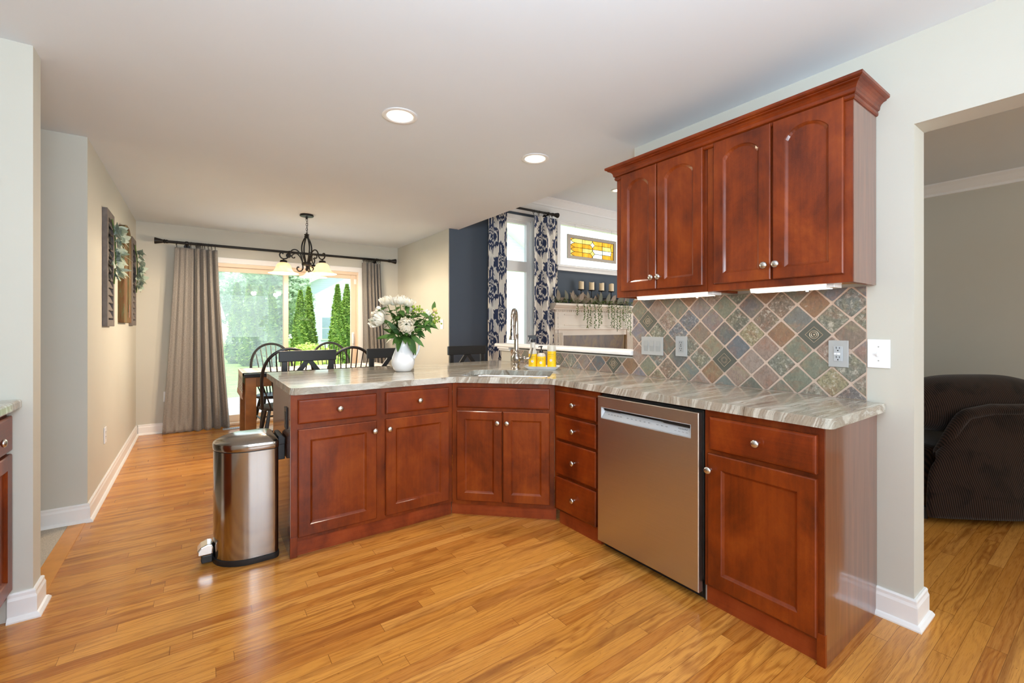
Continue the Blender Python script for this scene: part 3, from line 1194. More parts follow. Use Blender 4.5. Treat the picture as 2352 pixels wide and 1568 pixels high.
# white house added close outside so its sunlit wall whitens the tall window
t = thing('sided_house', 'white house wall added outside to brighten the tall window with the printed curtains', 'house', (9.2, 15.0, -0.42), 0)
mb = MB().prism([(-3, 0), (3, 0), (3, 4.4), (0, 6.2), (-3, 4.4)], 'y', 0, 3)
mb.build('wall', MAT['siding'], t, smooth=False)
mb = MB()
for a, b in (((-3.3, 4.22), (0, 6.2)), ((3.3, 4.22), (0, 6.2))):
    mb.prism([a, b, (b[0], b[1] + 0.22), (a[0], a[1] + 0.16)], 'y', -0.35, 3.3)
mb.build('roof', MAT['white'], t, smooth=False)

# ================================================================== KITCHEN CABINETS
# local frame of a cabinet: x to the right along the front, y into the cabinet, z up


def front(mb, x0, x1, z0, z1, frame=0.058, arch=0.0, th=0.02, drawer=False):
    """a door or drawer front; its back lies on y = -0.001, its face at y = -th"""
    na = 14 if arch else 0

    def loop(dx, dz0, dz1, y, ar):
        a, b, c, d = x0 + dx, x1 - dx, z0 + dz0, z1 - dz1
        pts = [(a, y, c), (b, y, c)]
        if na:
            for i in range(na + 1):
                t = i / na
                x = b + (a - b) * t
                s = 2 * t - 1
                # flat segment of a circle with a rise of ar
                zz = d - ar + ar * (sqrt(max(0.0, 1.3 - s * s)) - sqrt(0.3)) / (sqrt(1.3) - sqrt(0.3)) if ar else d
                pts.append((x, y, zz))
        else:
            pts += [(b, y, d), (a, y, d)]
        return pts
    loops = [loop(0, 0, 0, -0.001, 0), loop(0, 0, 0, -th + 0.004, 0), loop(0.004, 0.004, 0.004, -th, 0)]
    if drawer:
        loops += [loop(0.010, 0.010, 0.010, -th - 0.0015, 0)]
    else:
        f = frame
        loops += [loop(f, f, f, -th, arch), loop(f + 0.003, f + 0.003, f + 0.003, -th + 0.004, arch),
                  loop(f + 0.011, f + 0.011, f + 0.011, -th + 0.010, arch), loop(f + 0.014, f + 0.014, f + 0.014, -th + 0.0105, arch)]
    mb.rings(loops)
    return mb


KN = [(0.0075, -0.001), (0.0065, 0.004), (0.0055, 0.012), (0.009, 0.015), (0.0145, 0.018), (0.0165, 0.022), (0.0155, 0.026), (0.011, 0.0295), (0.004, 0.031)]


def knob(parent, x, z, y=-0.02):
    mb = MB()
    mb.lathe(KN, (x, y, z), 18, 'y')
    return mb.build('knob', MAT['nickel'], parent, sharp=1.2)


def door(parent, x0, x1, z0, z1, kx, kz, arch=0.0, frame=0.058):
    o = front(MB(), x0, x1, z0, z1, frame, arch).build('door', MAT['cherry'], parent, smooth=False)
    knob(o, kx, kz)
    return o


def drawer(parent, x0, x1, z0, z1, kn=True):
    o = front(MB(), x0, x1, z0, z1, drawer=True).build('drawer', MAT['cherry_h'], parent, smooth=False)
    if kn:
        knob(o, (x0 + x1) / 2, (z0 + z1) / 2, -0.0215)
    return o


ZC = 0.874
R90 = -pi / 2
# --- end cabinet of the dishwasher run
t = thing('base_cabinet', 'cherry base cabinet at the doorway end with one drawer over one door', 'cabinet', (1.86, 1.125, 0), R90, 'cherry kitchen base cabinets')
w = 0.465
MB().box(0, w, 0, 0.548, 0.085, ZC).build('carcass', MAT['cherry'], t, smooth=False, bevel=0.0012)
MB().box(w + 0.0002, w + 0.0032, 0.002, 0.548, 0.0, ZC).build('end_panel', MAT['cherry_side'], t, smooth=False)
mb = MB()
mb.box(0.0, w - 0.002, 0.016, 0.54, 0.0, 0.085)
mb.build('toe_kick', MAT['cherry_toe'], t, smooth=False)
MB().box(w - 0.024, w + 0.004, -0.004, 0.012, 0.0, 0.118).build('corner_block', MAT['cherry'], t, smooth=False, bevel=0.001)
drawer(t, 0.030, 0.445, 0.700, 0.843)
door(t, 0.022, 0.445, 0.102, 0.682, 0.036, 0.612, frame=0.062)
# --- drawer stack
t = thing('base_cabinet', 'narrow cherry base cabinet with four stacked drawers beside the dishwasher', 'cabinet', (1.86, 2.152, 0), R90, 'cherry kitchen base cabinets')
w = 0.385
MB().box(0.0, w, 0, 0.53, 0.085, ZC).build('carcass', MAT['cherry'], t, smooth=False, bevel=0.0012)
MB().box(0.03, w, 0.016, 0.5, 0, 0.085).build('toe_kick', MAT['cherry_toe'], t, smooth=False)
for z0, z1 in ((0.700, 0.838), (0.543, 0.683), (0.322, 0.527), (0.102, 0.302)):
    o = drawer(t, 0.030, 0.374, z0, z1, False)
    knob(o, 0.20, (z0 + z1) / 2, -0.0215)
# --- corner sink cabinet
ang = atan2(2.155 - 2.62, 1.86 - 1.375)
LF = hypot(0.485, 0.465)
t = thing('sink_cabinet', 'angled cherry corner cabinet under the sink with two doors and a false drawer', 'cabinet', (1.375, 2.62, 0), ang, 'cherry kitchen base cabinets')
mb = MB()
mb.prism([(0.0, 0.0), (LF, 0.0), (LF - 0.012, 0.018), (0.012, 0.018)], 'z', 0.075, ZC)
mb.build('carcass', MAT['cherry'], t, smooth=False)
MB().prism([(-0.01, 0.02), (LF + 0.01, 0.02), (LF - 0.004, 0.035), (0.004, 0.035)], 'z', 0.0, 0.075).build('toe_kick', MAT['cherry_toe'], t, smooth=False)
drawer(t, 0.034, LF - 0.030, 0.712, 0.845, False)
mid = LF / 2 + 0.002
door(t, 0.034, mid - 0.004, 0.105, 0.690, mid - 0.030, 0.620, frame=0.052)
door(t, mid + 0.004, LF - 0.030, 0.105, 0.690, mid + 0.032, 0.620, frame=0.052)
# --- peninsula
t = thing('peninsula_cabinet', 'cherry peninsula cabinet with two drawers over two doors beside the trash can', 'cabinet', (0.408, 2.62, 0), 0, 'cherry kitchen base cabinets')
w = 0.9655
MB().box(0, w, 0, 0.635, 0.085, ZC).build('carcass', MAT['cherry'], t, smooth=False, bevel=0.0012)
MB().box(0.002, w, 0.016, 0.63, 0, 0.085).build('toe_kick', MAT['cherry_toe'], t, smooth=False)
MB().box(-0.0032, -0.0002, 0.002, 0.65, 0.0, ZC).build('end_panel', MAT['cherry_side'], t, smooth=False)
MB().box(-0.004, 0.030, -0.004, 0.012, 0.0, 0.110).build('corner_block', MAT['cherry'], t, smooth=False, bevel=0.001)
drawer(t, 0.033, 0.457, 0.716, 0.846)
drawer(t, 0.513, 0.934, 0.716, 0.846)
door(t, 0.033, 0.457, 0.108, 0.686, 0.442, 0.628, frame=0.060)
door(t, 0.513, 0.934, 0.108, 0.686, 0.530, 0.628, frame=0.060)
MB().box(0.0, w, 0.636, 0.65, 0.0, ZC).build('back_panel', MAT['cherry'], t, smooth=False)
# --- wall cabinets
for i, (y1, w, xs, lab) in enumerate([
        (1.885, 0.605, ((0.046, 0.302), (0.309, 0.585)), 'arched two-door cherry wall cabinet above the switches, next to the ledge opening'),
        (1.280, 0.620, ((0.040, 0.313), (0.323, 0.592)), 'arched two-door cherry wall cabinet above the backsplash, nearer the doorway')]):
    t = thing('wall_cabinet', lab, 'cabinet', (2.14, y1, 0), R90, 'cherry wall cabinets over the backsplash')
    mb = MB()
    z0, z1 = 1.42, 2.172
    mb.box(0.001, w - 0.001, 0, 0.02, z0, z1)
    mb.box(0.001, 0.017, 0.02, 0.262, z0, z1)
    mb.box(w - 0.017, w - 0.001, 0.02, 0.262, z0, z1)
    mb.box(0.017, w - 0.017, 0.02, 0.262, z1 - 0.02, z1 - 0.002)
    mb.box(0.017, w - 0.017, 0.25, 0.262, z0 + 0.02, z1 - 0.02)
    mb.build('carcass', MAT['cherry'], t, smooth=False)
    MB().box(0.018, w - 0.018, 0.021, 0.249, z0 + 0.012, z0 + 0.028).build('underside', MAT['maple'], t, smooth=False)
    if i == 1:
        MB().box(w - 0.0008, w + 0.0022, 0.002, 0.262, z0, z1 - 0.02).build('end_panel', MAT['cherry_side'], t, smooth=False)
    (a, b), (c, d) = xs
    fw = 0.05
    door(t, a, b, 1.455, 2.166, b - 0.020, 1.52, arch=0.045, frame=fw)
    door(t, c, d, 1.455, 2.166, c + 0.020, 1.52, arch=0.045, frame=fw)
# crown over both
prof = [(0.0, 2.150), (0.006, 2.150), (0.011, 2.155), (0.011, 2.166), (0.007, 2.169), (0.016, 2.173), (0.018, 2.178), (0.019, 2.187), (0.024, 2.196), (0.033, 2.203), (0.046, 2.207), (0.046, 2.211), (0.054, 2.213), (0.060, 2.217), (0.060, 2.228), (0.0, 2.228)]
mb = MB()
X1c, Xf, ya, yb = 2.405, 2.1395, 1.8855, 0.6595
rings = []
for (px, py, mx, my) in ((X1c, ya, 0, 1), (Xf, ya, -1, 1), (Xf, yb, -1, -1), (X1c, yb, 0, -1)):
    rings.append([(px + mx * o, py + my * o * 0.8, z) for o, z in prof])
mb.rings(rings)
tag(mb.build('cabinet_crown_molding', MAT['cherry_h'], smooth=False), 'cherry crown molding along the top of the wall cabinets', 'crown molding')

# --- left cabinet with its own top, at the edge of the picture
t = thing('base_cabinet', 'partly seen cherry base cabinet against the wall end by the hall', 'cabinet', (-0.652, 2.26, 0), pi / 2, 'cherry kitchen base cabinets')
w = 0.484
MB().box(0, w, 0, 0.60, 0.10, 0.895).build('carcass', MAT['cherry'], t, smooth=False)
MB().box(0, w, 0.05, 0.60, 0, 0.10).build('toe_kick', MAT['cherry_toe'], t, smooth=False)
o = drawer(t, 0.03, w - 0.012, 0.722, 0.868, False)
knob(o, 0.272, 0.790, -0.0215)
door(t, 0.03, w - 0.012, 0.135, 0.708, 0.075, 0.64)
tag(MB().box(-1.285, -0.606, 2.25, 2.742, 0.8955, 0.934).build('side_countertop', MAT['granite'], smooth=False, bevel=0.008),
    'end of a granite countertop meeting the wall end by the hall', 'countertop')

# ================================================================== COUNTERTOP + SINK


def rounded(poly, radii, seg=6):
    out = []
    n = len(poly)
    for i, p in enumerate(poly):
        r = radii.get(i, 0)
        if not r:
            out.append(p)
            continue
        p = Vector(p)
        a = (Vector(poly[i - 1]) - p).normalized()
        b = (Vector(poly[(i + 1) % n]) - p).normalized()
        for k in range(seg + 1):
            t = k / seg
            q0 = p + a * r * (1 - t) ** 2 + b * r * t ** 2
            out.append((q0.x, q0.y))
    return out


def lip(pts, step, amp, seed):
    """small irregularity of a chiselled edge is left out; returns the polygon as is"""
    return pts


outer = [(1.825, 0.625), (2.398, 0.625), (2.398, 3.40), (2.398, 3.595), (0.402, 3.605), (0.402, 2.588), (1.362, 2.588), (1.825, 2.142)]
outer = rounded(outer, {0: 0.03, 4: 0.03, 5: 0.05, 6: 0.06, 7: 0.06})
sc = Vector((1.7875, 2.5585))
sx = Vector((0.7071, -0.7071))
sy = Vector((0.7071, 0.7071))
inner = []
hw, hd, rr = 0.300, 0.215, 0.07
for cx_, cy_, a0 in ((hw - rr, hd - rr, 0), (-hw + rr, hd - rr, 90), (-hw + rr, -hd + rr, 180), (hw - rr, -hd + rr, 270)):
    for k in range(7):
        a = math.radians(a0 + 15 * k)
        q = sc + sx * (cx_ + rr * cos(a)) + sy * (cy_ + rr * sin(a))
        inner.append((q.x, q.y))
bm = bmesh.new()
edges = []
for lp in (outer, inner):
    vs = [bm.verts.new((x, y, ZC + 0.001)) for x, y in lp]
    for i in range(len(vs)):
        edges.append(bm.edges.new((vs[i], vs[(i + 1) % len(vs)])))
bmesh.ops.triangle_fill(bm, use_beauty=True, use_dissolve=False, edges=edges)
ext = bmesh.ops.extrude_face_region(bm, geom=bm.faces[:])
for v in [g for g in ext['geom'] if isinstance(g, bmesh.types.BMVert)]:
    v.co.z = 0.913
bmesh.ops.recalc_face_normals(bm, faces=bm.faces)
me = bpy.data.meshes.new('countertop')
bm.to_mesh(me)
bm.free()
me.materials.append(MAT['granite'])
o = bpy.data.objects.new('countertop', me)
COL.objects.link(o)
b = o.modifiers.new('bevel', 'BEVEL')
b.width = 0.007
b.segments = 3
b.limit_method = 'ANGLE'
b.angle_limit = 0.7
tag(o, 'streaked brown and grey granite countertop wrapping the corner sink and peninsula', 'countertop')

t = thing('kitchen_sink', 'undermount stainless steel sink set diagonally in the granite corner', 'sink', (sc.x, sc.y, 0.874), -pi / 4)


def rrect(hx, hy, r, z):
    pts = []
    for cx_, cy_, a0 in ((hx - r, hy - r, 0), (-hx + r, hy - r, 90), (-hx + r, -hy + r, 180), (hx - r, -hy + r, 270)):
        for k in range(7):
            a = math.radians(a0 + 15 * k)
            pts.append((cx_ + r * cos(a), cy_ + r * sin(a), z))
    return pts


mb = MB()
mb.rings([rrect(0.318, 0.224, 0.08, -0.0005), rrect(0.303, 0.217, 0.07, -0.001), rrect(0.298, 0.213, 0.07, -0.008), rrect(0.290, 0.205, 0.07, -0.17), rrect(0.268, 0.183, 0.06, -0.19), rrect(0.03, 0.03, 0.02, -0.192)], caps=False)
mb.build('basin', MAT['steel_sink'], t, solid=0.0015)
MB().lathe([(0.0, -0.200), (0.04, -0.200), (0.04, -0.190), (0.028, -0.188), (0.026, -0.194), (0.0, -0.194)], seg=20, caps=False).build('drain', MAT['chrome'], t)

# --- faucet
FX, FY = 2.015, 2.785
t = thing('kitchen_faucet', 'tall gooseneck pull-down faucet in brushed nickel behind the sink', 'faucet', (FX, FY, 0.9135), -pi / 4)
mb = MB()
mb.lathe([(0.034, 0), (0.034, 0.006), (0.028, 0.012), (0.022, 0.020), (0.021, 0.028), (0.027, 0.034), (0.027, 0.040), (0.022, 0.046), (0.031, 0.062), (0.035, 0.078), (0.033, 0.096), (0.025, 0.112), (0.024, 0.118), (0.027, 0.121), (0.027, 0.127), (0.0215, 0.131),
          (0.0195, 0.16), (0.018, 0.22), (0.0175, 0.262), (0.019, 0.264), (0.019, 0.270), (0.0165, 0.272)], seg=24)
mb.build('body', MAT['faucet'], t, sharp=0.9)
mb = MB()
pts = [(0, 0, 0.268), (0, 0, 0.345)]
Rg = 0.088
for k in range(13):
    a = pi * k / 12
    pts.append((0, -Rg + Rg * cos(a), 0.362 + Rg * sin(a)))
pts.append((0, -2 * Rg, 0.335))
mb.tube(pts, 0.0165, 14)
mb.build('spout', MAT['faucet'], t)
mb = MB()
mb.lathe([(0.0165, 0.336), (0.0185, 0.332), (0.0185, 0.305), (0.020, 0.295), (0.0205, 0.27), (0.028, 0.245), (0.029, 0.234), (0.024, 0.230), (0.0, 0.230)], (0, -2 * Rg, 0), 20, caps=False)
sh = mb.build('spray_head', MAT['faucet'], t, sharp=0.8)
mb = MB()
mb.ball((-0.004, -2 * Rg - 0.0205, 0.272), 0.007, 0.005, 0.017, 10, 8)
mb.ball((-0.004, -2 * Rg - 0.0185, 0.306), 0.0065, 0.004, 0.0065, 10, 8)
mb.build('button', MAT['plastic_b'], sh)
mb = MB()
mb.lathe([(0.015, 0.022), (0.0165, 0.032), (0.0165, 0.055), (0.019, 0.058), (0.019, 0.066), (0.013, 0.072), (0.009, 0.082), (0.0075, 0.10)], (0, 0, 0.082), 16, 'x')
mb.tube([(0.098, 0, 0.080), (0.108, 0, 0.088), (0.118, -0.004, 0.115), (0.128, -0.008, 0.165)], [0.006, 0.0065, 0.005, 0.0065], 10)
mb.build('handle', MAT['faucet'], t, sharp=0.9)

# ================================================================== DISHWASHER
t = thing('dishwasher', 'stainless steel dishwasher with pocket handle between the drawers and end cabinet', 'dishwasher', (1.86, 1.757, 0), R90)
w = 0.627
mb = MB()
mb.box(0.006, w - 0.003, 0.006, 0.54, 0.10, 0.862)
mb.build('tub', MAT['plastic_b'], t, smooth=False)
# door: a slab with a pocket near its top
px0, px1, pz0, pz1 = 0.030, 0.578, 0.735, 0.792
x0, x1, z0, z1 = 0.002, w - 0.010, 0.046, 0.853
yf, yb = -0.028, 0.004
mb = MB()


def ring_rect(a, b, c, d, y):
    return [(a, y, c), (b, y, c), (b, y, d), (a, y, d)]


mb.rings([ring_rect(x0, x1, z0, z1, yb), ring_rect(x0, x1, z0, z1, yf + 0.003), ring_rect(x0 + 0.003, x1 - 0.003, z0 + 0.003, z1 - 0.003, yf),
          ring_rect(px0, px1, pz0, pz1, yf), ring_rect(px0 + 0.001, px1 - 0.001, pz0 + 0.001, pz1 - 0.001, yf + 0.004)], caps=False)
dd = mb.build('door', MAT['steel_dw'], t, smooth=False)
mb = MB()      # grey control pocket: sloping panel, deep grip slot over it
mb.add([(px0 + 0.001, yf + 0.003, pz0 + 0.001), (px1 - 0.001, yf + 0.003, pz0 + 0.001), (px1 - 0.001, yf + 0.022, pz1 - 0.016), (px0 + 0.001, yf + 0.022, pz1 - 0.016)], [(0, 1, 2, 3)])
mb.add([(px0 + 0.001, yf + 0.003, pz0), (px0 + 0.001, yf + 0.003, pz1), (px0 + 0.012, yf + 0.022, pz1 - 0.012), (px0 + 0.012, yf + 0.022, pz0 + 0.014)], [(0, 1, 2, 3)])
mb.add([(px0, yf - 0.0006, pz0 - 0.003), (px1, yf - 0.0006, pz0 - 0.003), (px1, yf - 0.0006, pz0 + 0.001), (px0, yf - 0.0006, pz0 + 0.001)], [(0, 1, 2, 3)])
mb.add([(px0 - 0.002, yf - 0.0006, pz0 - 0.003), (px0 + 0.001, yf - 0.0006, pz0 - 0.003), (px0 + 0.001, yf - 0.0006, pz1 + 0.003), (px0 - 0.002, yf - 0.0006, pz1 + 0.003)], [(0, 1, 2, 3)])
mb.add([(px1 - 0.001, yf - 0.0006, pz0 - 0.003), (px1 + 0.002, yf - 0.0006, pz0 - 0.003), (px1 + 0.002, yf - 0.0006, pz1 + 0.003), (px1 - 0.001, yf - 0.0006, pz1 + 0.003)], [(0, 1, 2, 3)])
mb.add([(px0, yf - 0.0006, pz1), (px1, yf - 0.0006, pz1), (px1, yf - 0.0006, pz1 + 0.003), (px0, yf - 0.0006, pz1 + 0.003)], [(0, 1, 2, 3)])
cpn = mb.build('control_panel', MAT['silver'], t, smooth=False)
mb = MB()
mb.prism([(px0 + 0.012, pz1 - 0.001), (px1 - 0.001, pz1 - 0.001), (px1 - 0.001, pz1 - 0.017), (px1 - 0.15, pz1 - 0.0165), (px1 - 0.17, pz1 - 0.009), (px0 + 0.14, pz1 - 0.009), (px0 + 0.125, pz1 - 0.015), (px0 + 0.012, pz1 - 0.0155)], 'y', yf + 0.012, yf + 0.0135)
mb.build('handle_recess', MAT['slot'], t, smooth=False)


def on_panel(xc, f):
    """a place on the sloping control panel; f from 0 at its lower edge to 1 at its upper"""
    y0, zz0, y1, zz1 = yf + 0.003, pz0 + 0.001, yf + 0.022, pz1 - 0.016
    ln = hypot(y1 - y0, zz1 - zz0)
    dy, dz = (y1 - y0) / ln, (zz1 - zz0) / ln

    def fn(x, y):
        s = f * ln + y
        return (xc + x, y0 + dy * s - dz * 0.0006, zz0 + dz * s + dy * 0.0006)
    return fn


text_part('KitchenAid', 0.0105, on_panel(px1 - 0.049, 0.66), MAT['ink'], 'logo', cpn)
mb = MB()
rnd = random.Random(5)
gmk = plain('grey_marks', srgb(120, 124, 130), 0.5)
for xa, n, st in ((0.045, 5, 0.021), (0.175, 6, 0.027), (0.36, 3, 0.026)):
    mb = MB()
    for i in range(n):
        fn = on_panel(px0 + xa + i * st, 0.55)
        for k in range(3):
            xx = (k - 1) * 0.0042
            mb.add([fn(xx - 0.0015, -0.002), fn(xx + 0.0015, -0.002), fn(xx + 0.0012, 0.0028), fn(xx - 0.0012, 0.0028)], [(0, 1, 2, 3)])
        fn = on_panel(px0 + xa + i * st + st / 2, 0.5)
        mb.add([fn(-0.0004, -0.002), fn(0.0004, -0.002), fn(0.0004, 0.002), fn(-0.0004, 0.002)], [(0, 1, 2, 3)])
    mb.build('marking', gmk, cpn, smooth=False)
mb = MB()
for i in range(4):
    fn = on_panel(px1 - 0.085 + i * 0.02, 0.35)
    mb.add([fn(-0.006, -0.0008), fn(0.006, -0.0008), fn(0.006, 0.0008), fn(-0.006, 0.0008)], [(0, 1, 2, 3)])
mb.build('marking', gmk, cpn, smooth=False)
mb = MB()
mb.box(0.004, w - 0.001, 0.03, 0.05, 0.001, 0.095)
mb.box(0.02, w - 0.02, 0.024, 0.03, 0.02, 0.07)
mb.build('toe_panel', MAT['plastic_b'], t, smooth=False)
mb = MB().box(w - 0.004, w + 0.003, 0.02, 0.03, 0.005, 0.075)
mb.build('leg', MAT['silver'], t, smooth=False)

# ================================================================== UNDER-CABINET LIGHTS
for y0, y1, lab in ((1.30, 1.76, 'glowing light strip under the wall cabinet next to the ledge opening'), (0.765, 1.085, 'shorter glowing light strip under the wall cabinet nearer the doorway')):
    t = thing('light_strip', lab, 'light', (2.17, (y0 + y1) / 2, 1.4315), 0, 'under-cabinet lights')
    L = (y1 - y0) / 2
    mb = MB()
    mb.box(0.0, 0.085, -L - 0.03, L, -0.012, 0.0)
    mb.box(0.002, 0.083, -L - 0.03, -L, -0.026, -0.012)
    mb.build('housing', MAT['white'], t, smooth=False, bevel=0.002)
    mb = MB().prism([(0.004, -0.012), (0.081, -0.012), (0.074, -0.028), (0.012, -0.028)], 'y', -L + 0.001, L - 0.002)
    mb.build('lens', MAT['lens_strip'], t, smooth=False)
    MB().cyl((0.05, -L + 0.09, -0.028), (0.05, -L + 0.09, -0.036), 0.006, seg=10).build('switch', MAT['white'], t)

# ================================================================== BACKSPLASH
t = thing('backsplash', 'backsplash of slate tiles set as diamonds with sandy grout behind the granite counter', 'backsplash', (0, 0, 0))
mb = MB()
XB = 2.4
prof_outline = [(0.692, 0.9135), (3.41, 0.9135), (3.41, 1.026), (1.974, 1.026), (1.974, 1.418), (0.692, 1.418)]
mb.prism(prof_outline, 'x', XB + 0.003, 2.4095)
mb.build('grout', MAT['grout'], t, smooth=False)


def clip(poly, axis, lim, keep_less):
    out = []
    n = len(poly)
    for i in range(n):
        p, q = poly[i], poly[(i + 1) % n]
        ip = (p[axis] <= lim) == keep_less or p[axis] == lim
        iq = (q[axis] <= lim) == keep_less or q[axis] == lim
        if ip:
            out.append(p)
        if ip != iq:
            k = (lim - p[axis]) / (q[axis] - p[axis])
            out.append((p[0] + (q[0] - p[0]) * k, p[1] + (q[1] - p[1]) * k))
    return out


D = 0.1472
tiles = MB()
acc = [(1.858, 1.278), (1.342, 1.059), (0.905, 1.205), (2.74, 0.985), (2.153, 0.985)]
accents = []
rnd = random.Random(11)
for m in range(-2, 12):
    for k in range(-2, 44):
        cy = 0.68 + (k + (m % 2) * 0.5) * D - 0.006
        cz = 1.349 + (m - 7) * D / 2
        h = D / 2 - 0.0045
        cut = 0.010
        # diamond with tumbled corners, a little uneven
        poly = []
        for s in range(4):
            a = s * pi / 2
            e = h + rnd.uniform(-0.0015, 0.0015)
            px, pz = cos(a) * (e - cut), sin(a) * (e - cut)
            nx, nz = -sin(a) * cut * 0.9, cos(a) * cut * 0.9
            poly += [(cy + px - nx, cz + pz - nz), (cy + cos(a) * (e - cut * 0.35), cz + sin(a) * (e - cut * 0.35)), (cy + px + nx, cz + pz + nz)]
        best = min(acc, key=lambda q: hypot(q[0] - cy, q[1] - cz))
        if hypot(best[0] - cy, best[1] - cz) < D * 0.34:
            accents.append((cy, cz, acc.index(best)))
            continue
        ztop = 1.417 if cy < 1.95 else 1.417
        poly = clip(poly, 0, 0.693, False)
        poly = clip(poly, 1, 0.916, False) if poly else poly
        poly = clip(poly, 0, 3.408, True) if poly else poly
        if poly and cy > 1.93:
            if cy - h < 1.974:
                lowp = clip(poly, 1, 1.025, True)
                highp = clip(clip(poly, 0, 1.974, True), 1, 1.417, True) if clip(poly, 0, 1.974, True) else []
                poly = lowp if cz < 1.025 else highp
            else:
                poly = clip(poly, 1, 1.025, True)
        elif poly:
            poly = clip(poly, 1, 1.417, True)
        if len(poly) < 3:
            continue
        area = abs(sum(poly[i][0] * poly[(i + 1) % len(poly)][1] - poly[(i + 1) % len(poly)][0] * poly[i][1] for i in range(len(poly)))) / 2
        if area < 0.0002:
            continue
        cx0 = sum(p[0] for p in poly) / len(poly)
        cz0 = sum(p[1] for p in poly) / len(poly)
        x = XB + rnd.uniform(-0.0008, 0.0006)
        rings = [[(2.4085, *p) for p in poly], [(x + 0.003, *p) for p in poly], [(x, cx0 + (p[0] - cx0) * 0.955, cz0 + (p[1] - cz0) * 0.955) for p in poly]]
        tiles.rings(rings)
tiles.build('tiles', MAT['slate'], t, smooth=False)
for cy, cz, k in accents:
    h = D / 2 - 0.004
    pl = [(cy + h, cz), (cy, cz + h), (cy - h, cz), (cy, cz - h)]
    if cz - h < 0.9137:
        pl = clip(pl, 1, 0.9137, False)
    zt = 1.0255 if cy > 1.98 else 1.417
    pl = clip(pl, 1, zt, True)
    mb = MB().prism(pl, 'x', 2.399, 2.4088)
    a = mb.build('accent_tile', MAT['pewter'], t, smooth=False)
    r = MB()
    q = h * 0.54
    for s in range(4):
        c0, c1 = s * pi / 2, (s + 1) * pi / 2
        p0, p1 = (2.398, cy + q * cos(c0), cz + q * sin(c0)), (2.398, cy + q * cos(c1), cz + q * sin(c1))
        if max(p0[2], p1[2]) < zt and min(p0[2], p1[2]) > 0.915:
            r.cyl(p0, p1, 0.0016, seg=6)
    if k == 1:
        for s in range(16):
            c0 = 2 * pi * s / 16
            r.cyl((2.398, cy + 0.010 * cos(c0), cz + 0.010 * sin(c0)), (2.398, cy + 0.021 * cos(c0), cz + 0.021 * sin(c0)), 0.0011, seg=5)
    else:
        for rad in (0.0185, 0.0115):
            r.tube([(2.398, cy + rad * cos(2 * pi * s / 24), cz + rad * sin(2 * pi * s / 24)) for s in range(24)], 0.0016, 6, closed=True)
        r.ball((2.399, cy, cz), 0.004, 0.005, 0.005, 10, 6)
    r.build('relief', MAT['pewter_hi'], a)

# ================================================================== SWITCHES AND OUTLETS (local: x along the plate, y into the wall, z up)


def plate(name, label, cat, loc, rotz, w, h, mat, group=None):
    t = thing(name, label, cat, loc, rotz, group)
    MB().box(-w / 2, w / 2, -0.007, -0.0004, -h / 2, h / 2).build('cover_plate', mat, t, smooth=False, bevel=0.002)
    return t


def slots(mb, cz, y=-0.0105, s=1.0):
    mb.box(-0.0075 * s, -0.0055 * s, y - 0.0006, y, cz - 0.001, cz + 0.008)
    mb.box(0.0055 * s, 0.0075 * s, y - 0.0006, y, cz - 0.001, cz + 0.007)
    mb.cyl((0, y, cz - 0.009), (0, y - 0.0006, cz - 0.009), 0.0028, seg=10)


t = plate('rocker_switch', 'grey three-gang rocker switch plate on the slate beside the ledge', 'switch', (XB, 1.816, 1.116), R90, 0.166, 0.118, MAT['plate_g'])
for k in (-1, 0, 1):
    MB().prism([(-0.0075, -0.034), (-0.0105, 0), (-0.0075, 0.034), (-0.006, 0.034), (-0.006, -0.034)], 'x', k * 0.046 - 0.0155, k * 0.046 + 0.0155).build('rocker', MAT['plate_d'], t, smooth=False)
t = plate('wall_outlet', 'grey outlet on the slate between the switches and the sunburst accent tile', 'outlet', (XB, 1.604, 1.121), R90, 0.078, 0.122, MAT['plate_g'])
MB().box(-0.017, 0.017, -0.0098, -0.006, -0.034, 0.034).build('receptacle', MAT['plate_d'], t, smooth=False, bevel=0.001)
for zz in (0.020, -0.016):
    mb = MB()
    slots(mb, zz)
    mb.build('slots', MAT['slot'], t, smooth=False)
MB().box(-0.006, 0.006, -0.0105, -0.0098, 0.0, 0.003).build('test_button', MAT['slot'], t, smooth=False)
t = plate('safety_outlet', 'grey safety outlet with test buttons under the mottled tile by the wall end', 'outlet', (XB, 0.795, 1.116), R90, 0.078, 0.122, MAT['plate_g'])
MB().box(-0.017, 0.017, -0.0098, -0.006, -0.034, 0.034).build('receptacle', MAT['silver'], t, smooth=False, bevel=0.001)
for zz in (0.024, -0.018):
    mb = MB()
    slots(mb, zz)
    mb.build('slots', MAT['slot'], t, smooth=False)
mb = MB()
mb.box(-0.015, -0.006, -0.0112, -0.0098, -0.004, 0.004)
mb.box(-0.004, 0.009, -0.0112, -0.0098, -0.004, 0.004)
mb.build('test_button', MAT['plate_w'], t, smooth=False)
t = plate('toggle_switch', 'white toggle light switch on the painted wall beside the doorway', 'switch', (2.4095, 0.650, 1.123), R90, 0.079, 0.123, MAT['plate_w'])
mb = MB()
mb.box(-0.0055, 0.0055, -0.0085, -0.006, -0.012, 0.012)
mb.prism([(-0.0075, 0.008), (-0.0075, -0.004), (-0.018, -0.010), (-0.019, -0.002)], 'x', -0.0042, 0.0042)
mb.build('toggle', MAT['plate_w'], t, smooth=False)
for z in (-0.030, 0.030):
    MB().cyl((0, -0.0069, z), (0, -0.0078, z), 0.003, seg=10).build('screw', MAT['plate_g'], t)
t = plate('black_outlet', 'black outlet on the peninsula end panel above the trash can', 'outlet', (0.4045, 2.735, 0.735), R90, 0.072, 0.118, MAT['plastic_b'])
mb = MB()
mb.box(-0.016, 0.016, -0.0095, -0.006, -0.034, 0.034)
